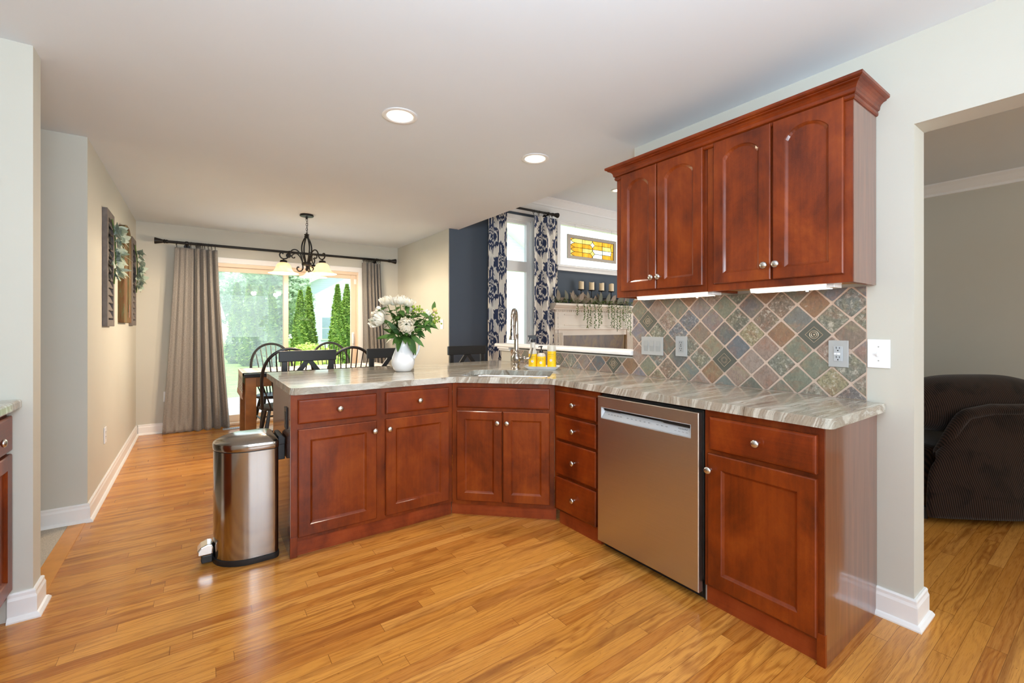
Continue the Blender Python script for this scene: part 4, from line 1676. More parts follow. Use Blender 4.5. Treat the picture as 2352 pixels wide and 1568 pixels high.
mb.build('receptacle', MAT['bmetal'], t, smooth=False)
t = plate('wall_outlet', 'white outlet low on the dining wall below the shutters', 'outlet', (-0.5695, 4.50, 0.425), pi / 2, 0.074, 0.120, MAT['plate_w'])
for zz in (0.02, -0.016):
    mb = MB()
    slots(mb, zz, -0.0075)
    mb.build('slots', MAT['slot'], t, smooth=False)
t = plate('wall_outlet', 'white outlet on the back wall half behind the woven curtain', 'outlet', (-0.285, 6.5995, 0.42), 0, 0.074, 0.120, MAT['plate_w'])
t = plate('dimmer_switch', 'white switch near the edge of the cream dining wall beside the navy wall', 'switch', (2.5195, 5.08, 1.27), R90, 0.074, 0.120, MAT['plate_w'])
MB().box(-0.006, 0.006, -0.018, -0.007, -0.010, 0.010).build('toggle', MAT['plate_w'], t, smooth=False)

# ================================================================== TRASH CAN
t = thing('trash_can', 'stainless steel half-round pedal bin against the end of the peninsula', 'trash can', (0.215, 2.838, 0))


def dshape(s, z, x1=0.146, hw=0.162, x0=-0.148, n=24):
    pts = [(x1 * s if s < 1 else x1 + (s - 1) * 0.15, -hw * s, z)]
    pts = []
    xm = 0.03
    for k in range(n + 1):
        a = pi / 2 + pi * k / n
        pts.append((xm + (xm - x0) * s * cos(a) * 1.0, hw * s * sin(a), z))
    e = (x1 - xm) * s
    r = 0.03
    for k in range(5):
        a = -pi / 2 + pi / 2 * k / 4
        pts.append((xm + e - r + r * cos(a), -hw * s + r + r * sin(a), z))
    for k in range(5):
        a = pi / 2 * k / 4
        pts.append((xm + e - r + r * cos(a), hw * s - r + r * sin(a), z))
    return pts


MB().rings([dshape(1.012, 0.001), dshape(1.02, 0.006), dshape(1.02, 0.030), dshape(0.99, 0.032)]).build('base_ring', MAT['plastic_b'], t, sharp=0.5)
MB().rings([dshape(0.995, 0.0321), dshape(0.995, 0.586)]).build('body', MAT['steel_can'], t, sharp=0.5)
MB().rings([dshape(0.98, 0.5862), dshape(0.98, 0.5905)]).build('rim', MAT['plastic_b'], t, sharp=0.5)
mb = MB()
mb.rings([dshape(1.005, 0.591), dshape(1.012, 0.594), dshape(1.014, 0.618), dshape(1.0, 0.626), dshape(0.95, 0.633), dshape(0.85, 0.642), dshape(0.70, 0.650), dshape(0.48, 0.656), dshape(0.30, 0.658)])
mb.build('lid', MAT['steel_can'], t, sharp=0.45)
mb = MB()
mb.box(0.150, 0.186, -0.075, 0.075, 0.50, 0.585)
mb.prism([(0.148, 0.585), (0.186, 0.585), (0.186, 0.622), (0.172, 0.636), (0.152, 0.636)], 'y', -0.085, 0.085)
mb.build('hinge_housing', MAT['plastic_b'], t, smooth=False, bevel=0.004)
mb = MB()
mb.prism([(-0.150, 0.012), (-0.196, 0.012), (-0.200, 0.03), (-0.196, 0.052), (-0.150, 0.052)], 'y', -0.038, 0.038)
pd = mb.build('pedal', MAT['plastic_b'], t, smooth=False, bevel=0.004)
mb = MB()
mb.prism([(-0.146, 0.090), (-0.152, 0.105), (-0.172, 0.108), (-0.200, 0.098), (-0.214, 0.080), (-0.216, 0.056), (-0.204, 0.053), (-0.150, 0.053)], 'y', -0.042, 0.042)
mb.build('pedal_cover', MAT['chrome'], pd, smooth=False, bevel=0.006)

# ================================================================== RECESSED LIGHTS


def can(x, y, z, lab, watts, r=0.078):
    t = thing('recessed_light', lab, 'ceiling light', (x, y, z), 0, 'recessed ceiling lights')
    mb = MB()
    mb.lathe([(r + 0.020, -0.0005), (r + 0.021, -0.004), (r + 0.012, -0.007), (r, -0.006), (r - 0.004, -0.0035), (r - 0.004, -0.0005)], seg=36, caps=False)
    mb.build('trim_ring', MAT['white'], t)
    mb = MB()
    mb.lathe([(r - 0.004, -0.0035), (r * 0.64, -0.0012), (0.001, -0.0012)], seg=36, caps=False)
    mb.build('reflector', MAT['lens_ring'], t)
    MB().lathe([(0.001, -0.0036), (r * 0.5, -0.0034), (r * 0.62, -0.0016)], seg=36, caps=False).build('lens', MAT['lens_warm'], t)
    lp = lamp('recessed_light_beam', 'SPOT', (x, y, z - 0.02), watts, (1.0, 0.88, 0.72), rot=(0, 0, 0), size=0.06, spot=2.5, blend=0.9)
    lp.parent = t
    lp.location = (0, 0, -0.02)
    return t


can(0.945, 2.440, H, 'glowing recessed ceiling light nearer the camera, above the peninsula doors', 42)
can(1.975, 2.500, H, 'glowing recessed ceiling light above the corner sink', 42)
can(4.60, 4.05, 3.07, 'glowing recessed light in the higher family room ceiling', 30, 0.06)

# ================================================================== ON THE COUNTER
ZT_ = 0.9135
# tray
t = thing('soap_tray', 'white rectangular ceramic tray under the three yellow bottles', 'tray', (2.166, 2.652, ZT_), -pi / 4)


def rr2(hx, hy, r, z):
    return rrect(hx, hy, r, z)


mb = MB()
mb.rings([rr2(0.105, 0.055, 0.012, 0.0005), rr2(0.138, 0.080, 0.012, 0.026), rr2(0.133, 0.075, 0.010, 0.026), rr2(0.104, 0.053, 0.010, 0.006)])
mb.build('dish', MAT['porcelain'], t, sharp=0.5)


def on_cyl(cx, cy, r, face, z, squash=1.0):
    """maps flat letters onto the side of an upright round bottle; face: heading angle of the label's middle"""
    def fn(x, y):
        a = face + x / r
        return (cx + (r + 0.0006) * cos(a), cy + (r + 0.0006) * sin(a), z + y)
    return fn


def label(t, r, z0, z1, face):
    g = MB().lathe([(r + 0.0003, z0), (r + 0.0003, z1)], seg=32, caps=False)
    lb = g.build('label', MAT['yellow'], t)
    hgt = z1 - z0
    text_part("MRS. MEYER'S", 0.0078, on_cyl(0, 0, r, face, z1 - hgt * 0.20), MAT['ink'], 'brand_text', lb)
    text_part('CLEAN DAY', 0.0072, on_cyl(0, 0, r, face, z1 - hgt * 0.31), MAT['inkgold'], 'line_text', lb)
    text_part('HONEYSUCKLE', 0.0048, on_cyl(0, 0, r, face, z0 + hgt * 0.26), MAT['inkgold'], 'scent_text', lb)
    d = MB()
    fn = on_cyl(0, 0, r + 0.0002, face, z0 + hgt * 0.47)
    pts = [fn(0.0095 * cos(2 * pi * k / 20), 0.0095 * sin(2 * pi * k / 20)) for k in range(20)]
    d.add(pts, [tuple(range(20))])
    dd_ = d.build('seal', MAT['disc'], lb, smooth=False)
    text_part('soap', 0.0062, on_cyl(0, 0, r + 0.0006, face, z0 + hgt * 0.47), MAT['ink'], 'seal_text', lb)
    mk_ = MB()
    rnd = random.Random(int(r * 1e5))
    for i in range(26):
        a = face + rnd.choice((-1, 1)) * rnd.uniform(0.95, 1.7)
        z = rnd.uniform(z0 + 0.006, z1 - 0.006)
        f2 = on_cyl(0, 0, r, a, z)
        s = rnd.uniform(0.0015, 0.003)
        mk_.add([f2(-s, 0), f2(0, -s * 0.6), f2(s, 0), f2(0, s * 0.8)], [(0, 1, 2, 3)])
    mk_.build('print', MAT['inkgold'], lb, smooth=False)


FC = -pi * 0.715 - 0.12      # labels face the camera
zb = ZT_ + 0.0065
t = thing('spray_bottle', 'yellow-labelled spray bottle with black trigger on the white tray', 'bottle', (2.128, 2.722, zb), 0, 'yellow soap bottles')
MB().lathe([(0.030, 0), (0.033, 0.003), (0.033, 0.112), (0.031, 0.122), (0.022, 0.148), (0.019, 0.156), (0.0195, 0.196), (0.018, 0.198)], seg=28).build('bottle', MAT['clearp'], t)
label(t, 0.033, 0.004, 0.110, FC)
mb = MB()
mb.lathe([(0.0165, 0.1985), (0.0165, 0.214), (0.013, 0.218), (0.0125, 0.222)], seg=20)
mb.M = TM((0, 0, 0), pi * 0.80)     # the trigger points along local +x
mb.prism([(-0.026, 0.222), (0.006, 0.220), (0.014, 0.232), (0.038, 0.240), (0.040, 0.252), (-0.022, 0.254), (-0.030, 0.240)], 'y', -0.011, 0.011)
mb.prism([(0.018, 0.238), (0.030, 0.240), (0.030, 0.222), (0.037, 0.204), (0.032, 0.203), (0.022, 0.222)], 'y', -0.006, 0.006)
mb.build('trigger_head', MAT['plastic_b'], t, bevel=0.0015, smooth=False)
t = thing('pump_bottle', 'short yellow-labelled hand soap bottle with black pump on the white tray', 'bottle', (2.162, 2.660, zb), 0, 'yellow soap bottles')
MB().lathe([(0.030, 0), (0.034, 0.003), (0.034, 0.094), (0.031, 0.106), (0.022, 0.116), (0.012, 0.119)], seg=28).build('bottle', MAT['clearp'], t)
label(t, 0.034, 0.004, 0.092, FC)
mb = MB()
mb.lathe([(0.0135, 0.1195), (0.0145, 0.124), (0.0135, 0.134), (0.007, 0.140), (0.0045, 0.143), (0.0045, 0.160), (0.010, 0.162), (0.010, 0.170), (0.006, 0.172)], seg=18)
mb.M = TM((0, 0, 0), pi * 0.80)
mb.tube([(0, 0, 0.166), (0.012, 0, 0.167), (0.023, 0, 0.163)], 0.0035, 8)
mb.build('pump', MAT['plastic_b'], t)
t = thing('dish_soap_bottle', 'straight yellow-labelled dish soap bottle with pale top on the white tray', 'bottle', (2.226, 2.612, zb), 0, 'yellow soap bottles')
MB().lathe([(0.030, 0), (0.0335, 0.003), (0.0335, 0.133), (0.0335, 0.172), (0.031, 0.177), (0.02, 0.178)], seg=28).build('bottle', MAT['clearp'], t)
label(t, 0.0335, 0.004, 0.132, FC - 0.1)

# ------------------------------------------------------------------ pitcher of peonies: local x = towards the picture's right, y = away
PX, PY = 1.236, 3.129
t = thing('water_pitcher', 'white porcelain pitcher of peonies on the peninsula counter', 'pitcher', (PX, PY, ZT_), -YAW)
mb = MB()
prof = [(0.052, 0.0005), (0.058, 0.002), (0.072, 0.022), (0.0835, 0.055), (0.085, 0.078), (0.079, 0.105), (0.065, 0.140), (0.054, 0.168), (0.0495, 0.190), (0.050, 0.208), (0.054, 0.228)]
seg = 40


def spr(r, z, k, inner=0.0):
    a = 2 * pi * k / seg
    d = max(0.0, cos(a - pi)) ** 6
    f = max(0.0, (z - 0.17) / 0.06)
    rr_ = r - inner + d * 0.030 * min(f, 1.2)
    return (rr_ * cos(a), rr_ * sin(a), z + d * 0.022 * min(f, 1.2))


rings = [[spr(r, z, k) for k in range(seg)] for r, z in prof]
rings += [[spr(r, z, k, 0.004) for k in range(seg)] for r, z in prof[::-1][:-1]]
mb.rings(rings)
mb.build('jug', MAT['porcelain'], t, sharp=1.5)
mb = MB()
hp = [(0.049, 0, 0.205), (0.062, 0, 0.222), (0.085, 0, 0.232), (0.108, 0, 0.222), (0.118, 0, 0.195), (0.116, 0, 0.165), (0.104, 0, 0.135), (0.088, 0, 0.112), (0.078, 0, 0.098)]
mb.tube(hp, [0.008, 0.0085, 0.009, 0.0095, 0.010, 0.010, 0.011, 0.014, 0.017], 12, flat=0.8)
mb.build('handle', MAT['porcelain'], t)

PM = TM((PX, PY, ZT_), -YAW)


def peony(mb, c, r, axis, seed):
    """a full double flower: cupped petals in layers around a ball"""
    rnd = random.Random(seed)
    ax = Vector(axis).normalized()
    u = ax.orthogonal().normalized()
    v = ax.cross(u)
    c = Vector(c)
    for n, rho, t0, t1, wd_ in ((6, 0.45, 0.9, 0.10, 0.62), (8, 0.62, 1.2, 0.22, 0.50), (10, 0.80, 1.8, 0.38, 0.42), (10, 0.92, 2.2, 0.62, 0.40), (9, 1.02, 2.5, 0.92, 0.42)):
        for k in range(n):
            a0 = 2 * pi * k / n + rnd.uniform(-0.25, 0.25)
            tt = t1 + rnd.uniform(-0.12, 0.22)
            op = rnd.uniform(0.02, 0.34) * rho ** 2
            sq = rnd.uniform(0.9, 1.08)
            ph_ = rnd.uniform(0, 6)

            def fn(s, q):
                e = 2 * s - 1
                th = t0 + (tt + 0.45 * e * e - t0) * q          # polar angle from the axis, rounded tip
                az = a0 + e * wd_ * (0.35 + 0.65 * sin(pi * min(1.0, 0.15 + 0.75 * q))) / max(0.55, sin(max(th, 0.5)))
                rr_ = r * rho * sq * (0.93 + op * q ** 3 + 0.09 * sin(6 * e + ph_) * q * q + 0.05 * sin(13 * e + 2 * ph_) * q ** 3)
                return c + (u * cos(az) + v * sin(az)) * (rr_ * sin(th)) + ax * (rr_ * cos(th) * 0.82)
            mb.grid(fn, 7, 6)


heads = [((-0.122, -0.01, 0.518), 0.046, (-0.2, -0.25, 0.9), 'white peony at the top of the bouquet, over the pitcher spout'),
         ((-0.066, 0.02, 0.512), 0.040, (-0.05, -0.2, 1), 'white peony in the top row, second from the curtain side'),
         ((-0.020, -0.015, 0.520), 0.046, (0, -0.3, 1), 'white peony in the middle of the top row, standing highest'),
         ((0.034, 0.0, 0.508), 0.045, (0.25, -0.25, 0.9), 'white peony ending the top row on the handle side'),
         ((-0.176, -0.04, 0.390), 0.066, (-0.75, -0.55, 0.35), 'largest white peony, drooping outward beside the woven curtain'),
         ((0.046, -0.095, 0.335), 0.058, (0.25, -0.75, 0.25), 'white peony at the front, low over the pitcher rim'),
         ((0.030, 0.06, 0.462), 0.036, (0.1, 0.1, 1), 'small white peony half hidden behind the leaves under the top row'),
         ((0.172, 0.05, 0.418), 0.040, (0.6, 0.2, 0.6), 'white peony partly behind the bud stalk on the handle side')]
rnd = random.Random(31)
for i, (c, r_, ax, lab) in enumerate(heads):
    t = thing('peony', lab, 'flower', (PX, PY, ZT_), -YAW, 'peonies in the white pitcher')
    mb = MB()
    peony(mb, c, r_, ax, 100 + i)
    mb.build('petals', MAT['petal'], t)
    root = Vector((c[0] * 0.12, c[1] * 0.12, 0.10))
    top = Vector(c) - Vector(ax).normalized() * r_ * 0.3
    midp = Vector((c[0] * 0.25, c[1] * 0.25, 0.245))
    mid2 = midp.lerp(top, 0.5) + Vector((c[0] * 0.05, 0, 0.03))
    MB().tube([root, midp, mid2, top], [0.004, 0.004, 0.0035, 0.003], 7).build('stem', MAT['stem'], t)
    mb = MB()
    for k in range(11):
        q = rnd.uniform(0.12, 0.92)
        p = midp.lerp(mid2, q * 2) if q < 0.5 else mid2.lerp(top, q * 2 - 1)
        a = rnd.uniform(0, 2 * pi)
        d = Vector((cos(a), sin(a) - 0.15, rnd.uniform(-0.35, 0.55)))
        if k < 2:
            p = midp + Vector((0.02 * cos(a), 0.02 * sin(a), 0.01))
            d = Vector((cos(a) * 0.9, sin(a) - 0.4, -0.5))
        mb.leaf(p, d, (0, -0.3, 1), rnd.uniform(0.075, 0.12), rnd.uniform(0.028, 0.042), rnd.uniform(0.1, 0.5))
    mb.build('leaves', MAT['leaf'], t)
for i, (cl, lab) in enumerate([([(0.106, 0.0, 0.451), (0.135, 0.01, 0.44), (0.085, 0.01, 0.465)], 'sprig of green berries standing above the pitcher handle'),
                               ([(0.252, 0.0, 0.372), (0.236, -0.01, 0.400), (0.225, 0.0, 0.355)], 'outermost sprig of green berries reaching toward the navy wall')]):
    t = thing('berry_sprig', lab, 'sprig', (PX, PY, ZT_), -YAW, 'greenery in the white pitcher')
    mb = MB()
    st = MB()
    for c in cl:
        st.tube([(c[0] * 0.12, 0, 0.1), (c[0] * 0.25, 0, 0.245), (c[0] * 0.72, c[1], c[2] * 0.86), c], 0.0022, 6)
        for k in range(9):
            p = (c[0] + rnd.gauss(0, 0.013), c[1] + rnd.gauss(0, 0.012), c[2] + rnd.gauss(0, 0.014))
            mb.ball(p, rnd.uniform(0.0055, 0.008), seg=10, n=7)
            st.cyl(c, p, 0.001, seg=5)
    st.build('stem', MAT['stem'], t)
    mb.build('berries', MAT['berry'], t)
    mb = MB()
    for k in range(10):
        c = cl[k % 3]
        q = rnd.uniform(0.5, 0.95)
        a = rnd.uniform(0, 2 * pi)
        mb.leaf((c[0] * q, c[1], 0.245 + (c[2] - 0.245) * q), (cos(a), sin(a), rnd.uniform(-0.5, 0.4)), (0, -0.4, 1), rnd.uniform(0.06, 0.1), 0.034, 0.3)
    mb.build('leaves', MAT['leaf'], t)
t = thing('peony_bud', 'blush peony bud on a long stalk over the pitcher handle', 'flower', (PX, PY, ZT_), -YAW)
MB().ball((0.234, 0.0, 0.449), 0.017, 0.017, 0.018, 14, 10).build('bud', MAT['bud'], t)
MB().tube([(0.03, 0, 0.1), (0.05, 0, 0.245), (0.15, 0, 0.37), (0.20, 0, 0.41), (0.228, 0, 0.438)], 0.003, 7).build('stem', MAT['stem'], t)
mb = MB()
for p, d, L in (((0.222, 0, 0.44), (0.1, 0, 1), 0.075), ((0.20, 0, 0.41), (0.1, -0.2, -1), 0.07), ((0.19, 0, 0.40), (-0.6, -0.4, 0.3), 0.07), ((0.16, 0, 0.37), (0.9, -0.4, -0.4), 0.11), ((0.15, 0, 0.36), (0.6, -0.5, -0.7), 0.11), ((0.12, 0, 0.33), (0.8, -0.3, 0.0), 0.10),
                ((0.12, 0, 0.33), (0.1, -0.5, -0.8), 0.1), ((0.10, 0, 0.31), (0.7, -0.6, -0.5), 0.1)):
    mb.leaf(p, d, (0, -1, 0.5), L, 0.032, 0.2)
mb.build('leaves', MAT['leaf'], t)
t = thing('peony_foliage', 'drooping dark green peony leaves around the pitcher rim', 'foliage', (PX, PY, ZT_), -YAW)
mb = MB()
for x, y, z, dx, dy, dz, L in ((-0.01, -0.05, 0.245, -0.15, -0.4, -0.9, 0.10), (0.05, -0.045, 0.25, 0.35, -0.4, -0.9, 0.12), (0.07, -0.03, 0.25, 0.25, -0.3, -0.95, 0.13), (0.06, -0.03, 0.27, 0.8, -0.3, -0.55, 0.13),
                             (-0.04, -0.03, 0.25, -0.9, -0.3, 0.15, 0.13), (-0.05, -0.02, 0.26, -1, -0.2, 0.0, 0.14), (0.0, -0.05, 0.26, 0.2, -0.7, 0.4, 0.10), (-0.02, -0.04, 0.27, -0.4, -0.5, 0.7, 0.12), (0.03, -0.05, 0.26, 0.1, -0.7, -0.2, 0.09),
                             (0.04, -0.03, 0.28, 0.7, -0.4, 0.3, 0.12), (0.0, 0.03, 0.26, 0.3, 0.5, 0.5, 0.12), (-0.03, 0.04, 0.26, -0.5, 0.5, 0.4, 0.12)):
    mb.leaf((x, y, z), (dx, dy, dz), (0, -1, 0.6), L, 0.038, 0.35)
for k in range(60):
    a = rnd.uniform(0, 2 * pi)
    q = rnd.uniform(0.1, 1)
    mb.leaf((0.10 * q * cos(a), 0.07 * q * sin(a), 0.25 + rnd.uniform(0.0, 0.17) * (1.1 - 0.5 * q)), (cos(a), sin(a), rnd.uniform(-0.4, 0.9)), (0, -0.4, 1), rnd.uniform(0.06, 0.11), rnd.uniform(0.026, 0.04), 0.3)
mb.build('leaves', MAT['leaf'], t)

# ================================================================== COUNTER STOOLS
# local frame of a chair: the sitter faces +y, so the back is at -y ... seat centre at the origin


def stool(lab):
    t = thing('counter_stool', lab, 'stool', (0, 0, 0), 0, 'black counter stools behind the peninsula')
    hw = 0.215
    mb = MB()
    mb.box(-hw, hw, -0.012, 0.012, 0.965, 1.05)
    mb.build('top_rail', MAT['black'], t, smooth=False, bevel=0.004)
    for s in (-1, 1):
        m = MB()
        m.box(s * 0.175 - 0.021, s * 0.175 + 0.021, -0.012, 0.012, 0.62, 0.965)
        m.box(s * 0.175 - 0.021, s * 0.175 + 0.021, -0.016, 0.026, 0.0, 0.585)
        m.build('rear_leg', MAT['black'], t, smooth=False, bevel=0.003)
        m = MB()
        m.box(s * 0.175 - 0.02, s * 0.175 + 0.02, -0.40, -0.36, 0.0, 0.585)
        m.build('front_leg', MAT['black'], t, smooth=False, bevel=0.003)
    m = MB()
    # crossed slats: two curved struts that meet at the top and the foot of the back
    for s in (-1, 1):
        pts = [(s * 0.012, 0.965), (s * 0.045, 0.92), (s * 0.09, 0.86), (s * 0.125, 0.80), (s * 0.15, 0.72), (s * 0.152, 0.66)]
        out = [(x + 0.022, z) for x, z in pts] + [(x - 0.022, z) for x, z in pts[::-1]]
        m.prism(out, 'y', -0.008, 0.008)
    m.build('back_slats', MAT['black'], t, smooth=False)
    m = MB()
    m.box(-0.21, 0.21, -0.41, 0.012, 0.585, 0.62)
    m.build('seat', MAT['black'], t, smooth=False, bevel=0.01)
    m = MB()
    for s in (-1, 1):
        m.box(s * 0.175 - 0.012, s * 0.175 + 0.012, -0.36, -0.016, 0.22, 0.25)
    m.box(-0.155, 0.155, -0.385, -0.365, 0.16, 0.19)
    m.build('footrest', MAT['black'], t, smooth=False)
    return t


st = stool('black counter stool behind the peninsula end, its cross back in front of the bow-back chairs')
st.location = (0.73, 3.86, 0)
st.rotation_euler = (0, 0, math.radians(3))
dup(st, (1.412, 3.86, 0), 0, 'black counter stool whose back shows behind the white pitcher')
dup(st, (2.19, 3.86, 0), 0, 'black counter stool in front of the navy wall')

# ================================================================== DINING TABLE AND CHAIRS
TX0, TX1, TY0, TY1 = 0.385, 1.80, 5.18, 5.98
t = thing('dining_table', 'brown dining table with black top in front of the glass door', 'table', (0, 0, 0))
MB().box(TX0, TX1, TY0, TY1, 0.725, 0.762).build('tabletop', plain('black_tabletop', (0.02, 0.022, 0.026), 0.18, coat=0.4, var=0.1), t, smooth=False, bevel=0.004)
for x in (TX0 + 0.012, TX1 - 0.107):
    for y in (TY0 + 0.012, TY1 - 0.107):
        MB().box(x, x + 0.095, y, y + 0.095, 0, 0.7245).build('leg', MAT['oakleg'], t, smooth=False, bevel=0.003)
mb = MB()
mb.box(TX0 + 0.108, TX1 - 0.108, TY0 + 0.025, TY0 + 0.045, 0.625, 0.7245)
mb.box(TX0 + 0.108, TX1 - 0.108, TY1 - 0.045, TY1 - 0.025, 0.625, 0.7245)
mb.box(TX0 + 0.025, TX0 + 0.045, TY0 + 0.108, TY1 - 0.108, 0.625, 0.7245)
mb.box(TX1 - 0.045, TX1 - 0.025, TY0 + 0.108, TY1 - 0.108, 0.625, 0.7245)
mb.build('apron', MAT['oakleg'], t, smooth=False)
# runner with fringed end hanging over
RY0, RY1 = 5.27, 5.86
nu, nv = 150, 60
vs, fs, pat = [], [], []
for j in range(nv + 1):
    y = RY0 + (RY1 - RY0) * j / nv
    for i in range(nu + 1):
        s = i / nu * 1.76
        if s < 0.20:
            x, z = TX0 - 0.010 - 0.012 * sin(j * 0.4) * (0.2 - s) * 4, 0.768 - (0.20 - s)
        elif s < 0.214:
            k = (s - 0.20) / 0.014 * pi / 2
            x, z = TX0 - 0.010 + 0.010 * (1 - cos(k)), 0.768 - 0.002 + 0.002 * sin(k)
        else:
            x, z = TX0 + (s - 0.214), 0.768
        vs.append((x, y, z))
        wv = sin(s * 190) * sin(y * 160) + 0.5 * sin(s * 60) + 0.35 * sin(s * 19)
        stripe = 1.0 if (abs((s * 6.5) % 1 - 0.5) < 0.17) else 0.0
        pat.append(min(1, max(0, 0.20 + 0.50 * wv + stripe * 0.25)))
for j in range(nv):
    for i in range(nu):
        a = j * (nu + 1) + i
        fs.append((a, a + 1, a + nu + 2, a + nu + 1))
mb = MB()
mb.add(vs, fs)
o = mb.build('table_runner', MAT['runner'], raw=True)
at_ = o.data.attributes.new('pattern', 'FLOAT', 'POINT')
at_.data.foreach_set('value', pat)
tag(o, 'black and white woven runner hanging off the end of the dining table', 'table runner')
mb = MB()
rnd = random.Random(2)
for k in range(34):
    y = RY0 + 0.008 + k * (RY1 - RY0 - 0.016) / 33
    x = TX0 - 0.012
    mb.tube([(x, y, 0.566), (x - 0.004, y + rnd.uniform(-0.003, 0.003), 0.535), (x + rnd.uniform(-0.006, 0.004), y + rnd.uniform(-0.006, 0.006), 0.50)], [0.004, 0.0045, 0.003], 5)
mb.build('fringe', MAT['grout'], o)


def windsor(lab):
    t = thing('windsor_chair', lab, 'chair', (0, 0, 0), 0, 'black bow-back chairs at the dining table')
    # the back is at -y, the sitter faces +y
    mb = MB()
    n = 28
    ro = []
    for k in range(n):
        a = 2 * pi * k / n
        x = 0.225 * cos(a) * (1.0 + 0.06 * sin(a))
        y = 0.205 * sin(a)
        ro.append((x, y))
    mb.rings([[(x * 0.93, y * 0.93, 0.425) for x, y in ro], [(x, y, 0.436) for x, y in ro], [(x, y, 0.450) for x, y in ro], [(x * 0.95, y * 0.95, 0.458) for x, y in ro], [(x * 0.5, y * 0.5, 0.449) for x, y in ro]])
    mb.build('seat', MAT['black'], t, sharp=0.9)
    # bow
    def bow(a):      # a from 0 to pi
        w = 0.27 if True else 0
        x = w * cos(a) * (1 - 0.22 * (1 - sin(a)) ** 1.5)
        z = 0.455 + 0.575 * (max(0.0, sin(a)) ** 0.62)
        y = -0.165 - 0.17 * ((z - 0.455) / 0.575)
        return (x, y, z)
    m = MB()
    m.tube([bow(pi * k / 40) for k in range(41)], 0.0145, 8)
    m.build('bow', MAT['black'], t)
    for k in range(9):
        f = (k - 4) / 4
        xt = f * 0.225
        # the bow's height over xt
        best = min((bow(pi * q / 200) for q in range(201)), key=lambda p: abs(p[0] - xt))
        m = MB()
        m.tube([(f * 0.135, -0.160 - 0.012 * (1 - f * f), 0.452), ((f * 0.135 + xt) / 2, (-0.165 + best[1]) / 2, (0.452 + best[2]) / 2), best], [0.0075, 0.0062, 0.005], 6)
        m.build('spindle', MAT['black'], t)
    for sx_ in (-1, 1):
        for sy_ in (-1, 1):
            m = MB()
            m.tube([(sx_ * 0.145, sy_ * 0.125, 0.427), (sx_ * 0.172, sy_ * 0.155, 0.27), (sx_ * 0.215, sy_ * 0.205, 0.0)], [0.014, 0.019, 0.012], 9)
            m.build('leg', MAT['black'], t)
    m = MB()
    for sx_ in (-1, 1):
        m.tube([(sx_ * 0.183, -0.167, 0.20), (sx_ * 0.183, 0.167, 0.20)], 0.009, 7)
    m.tube([(-0.183, 0, 0.20), (0.183, 0, 0.20)], 0.009, 7)
    m.build('stretcher', MAT['black'], t)
    return t


wc = windsor('black bow-back chair at the near side of the table, beside the runner end and peninsula')
wc.location = (0.715, 4.985, 0)
dup(wc, (1.305, 4.96, 0), math.radians(-3), 'black bow-back chair on the near side, between the two stool backs')
dup(wc, (0.760, 5.835, 0), pi + math.radians(4), 'black bow-back chair across the table, behind the hazy glass pane side')
dup(wc, (1.385, 5.80, 0), pi - math.radians(5), 'black bow-back chair across the table, in front of the sliding pane and shrub')

# ================================================================== CHANDELIER
CX, CY = 0.962, 5.179
fa = atan2(CX, CY)
t = thing('chandelier', 'dark bronze three-light chandelier with amber bell shades over the dining table', 'chandelier', (CX, CY, 0), -fa)
# local x = to the picture's right, local y = away from the camera
MB().lathe([(0.010, 2.395), (0.012, 2.412), (0.030, 2.418), (0.066, 2.424), (0.070, 2.434), (0.066, 2.4445)], seg=32).build('canopy', MAT['bmetal'], t)
mb = MB()
z = 2.402
for k in range(7):
    pts = []
    for q in range(14):
        a = 2 * pi * q / 14
        x, zz = 0.0085 * cos(a), 0.0155 * sin(a)
        pts.append((x, 0, z - 0.012 + zz) if k % 2 == 0 else (0, x, z - 0.012 + zz))
    mb.tube(pts, 0.0022, 6, closed=True)
    z -= 0.0255
mb.tube([(0.006, 0, 2.40), (0.010, 0.004, 2.34), (0.004, 0, 2.29), (0.008, -0.003, 2.23)], 0.0022, 6)
mb.build('chain', MAT['bmetal'], t)
mb = MB()
mb.lathe([(0.004, 2.245), (0.010, 2.238), (0.026, 2.232), (0.024, 2.224), (0.016, 2.217), (0.024, 2.212), (0.025, 2.204), (0.016, 2.198), (0.012, 2.19)], seg=24)
for k in range(4):
    a = k * pi / 2 + 0.5
    pts = []
    for q in range(15):
        s = q / 14
        r_ = 0.012 + 0.044 * sin(pi * s ** 0.85) ** 1.1
        pts.append((r_ * cos(a), r_ * sin(a), 2.205 - 0.29 * s))
    mb.tube(pts, 0.0075, 8)
mb.lathe([(0.010, 1.935), (0.046, 1.930), (0.050, 1.922), (0.050, 1.905), (0.046, 1.898), (0.010, 1.895), (0.008, 1.87), (0.014, 1.862), (0.012, 1.845), (0.0, 1.835)], seg=28)
mb.build('body', MAT['bmetal'], t, sharp=0.8)


def radial(pts, ca, sa):
    return [(r_ * ca, r_ * sa, z) for r_, z in pts]


def smooth_path(pts, n=4):
    out = []
    P = [Vector(p) for p in pts]
    for i in range(len(P) - 1):
        p0, p1, p2, p3 = P[max(i - 1, 0)], P[i], P[i + 1], P[min(i + 2, len(P) - 1)]
        for k in range(n):
            s = k / n
            out.append(0.5 * ((2 * p1) + (p2 - p0) * s + (2 * p0 - 5 * p1 + 4 * p2 - p3) * s * s + (3 * p1 - p0 - 3 * p2 + p3) * s ** 3))
    out.append(P[-1])
    return out


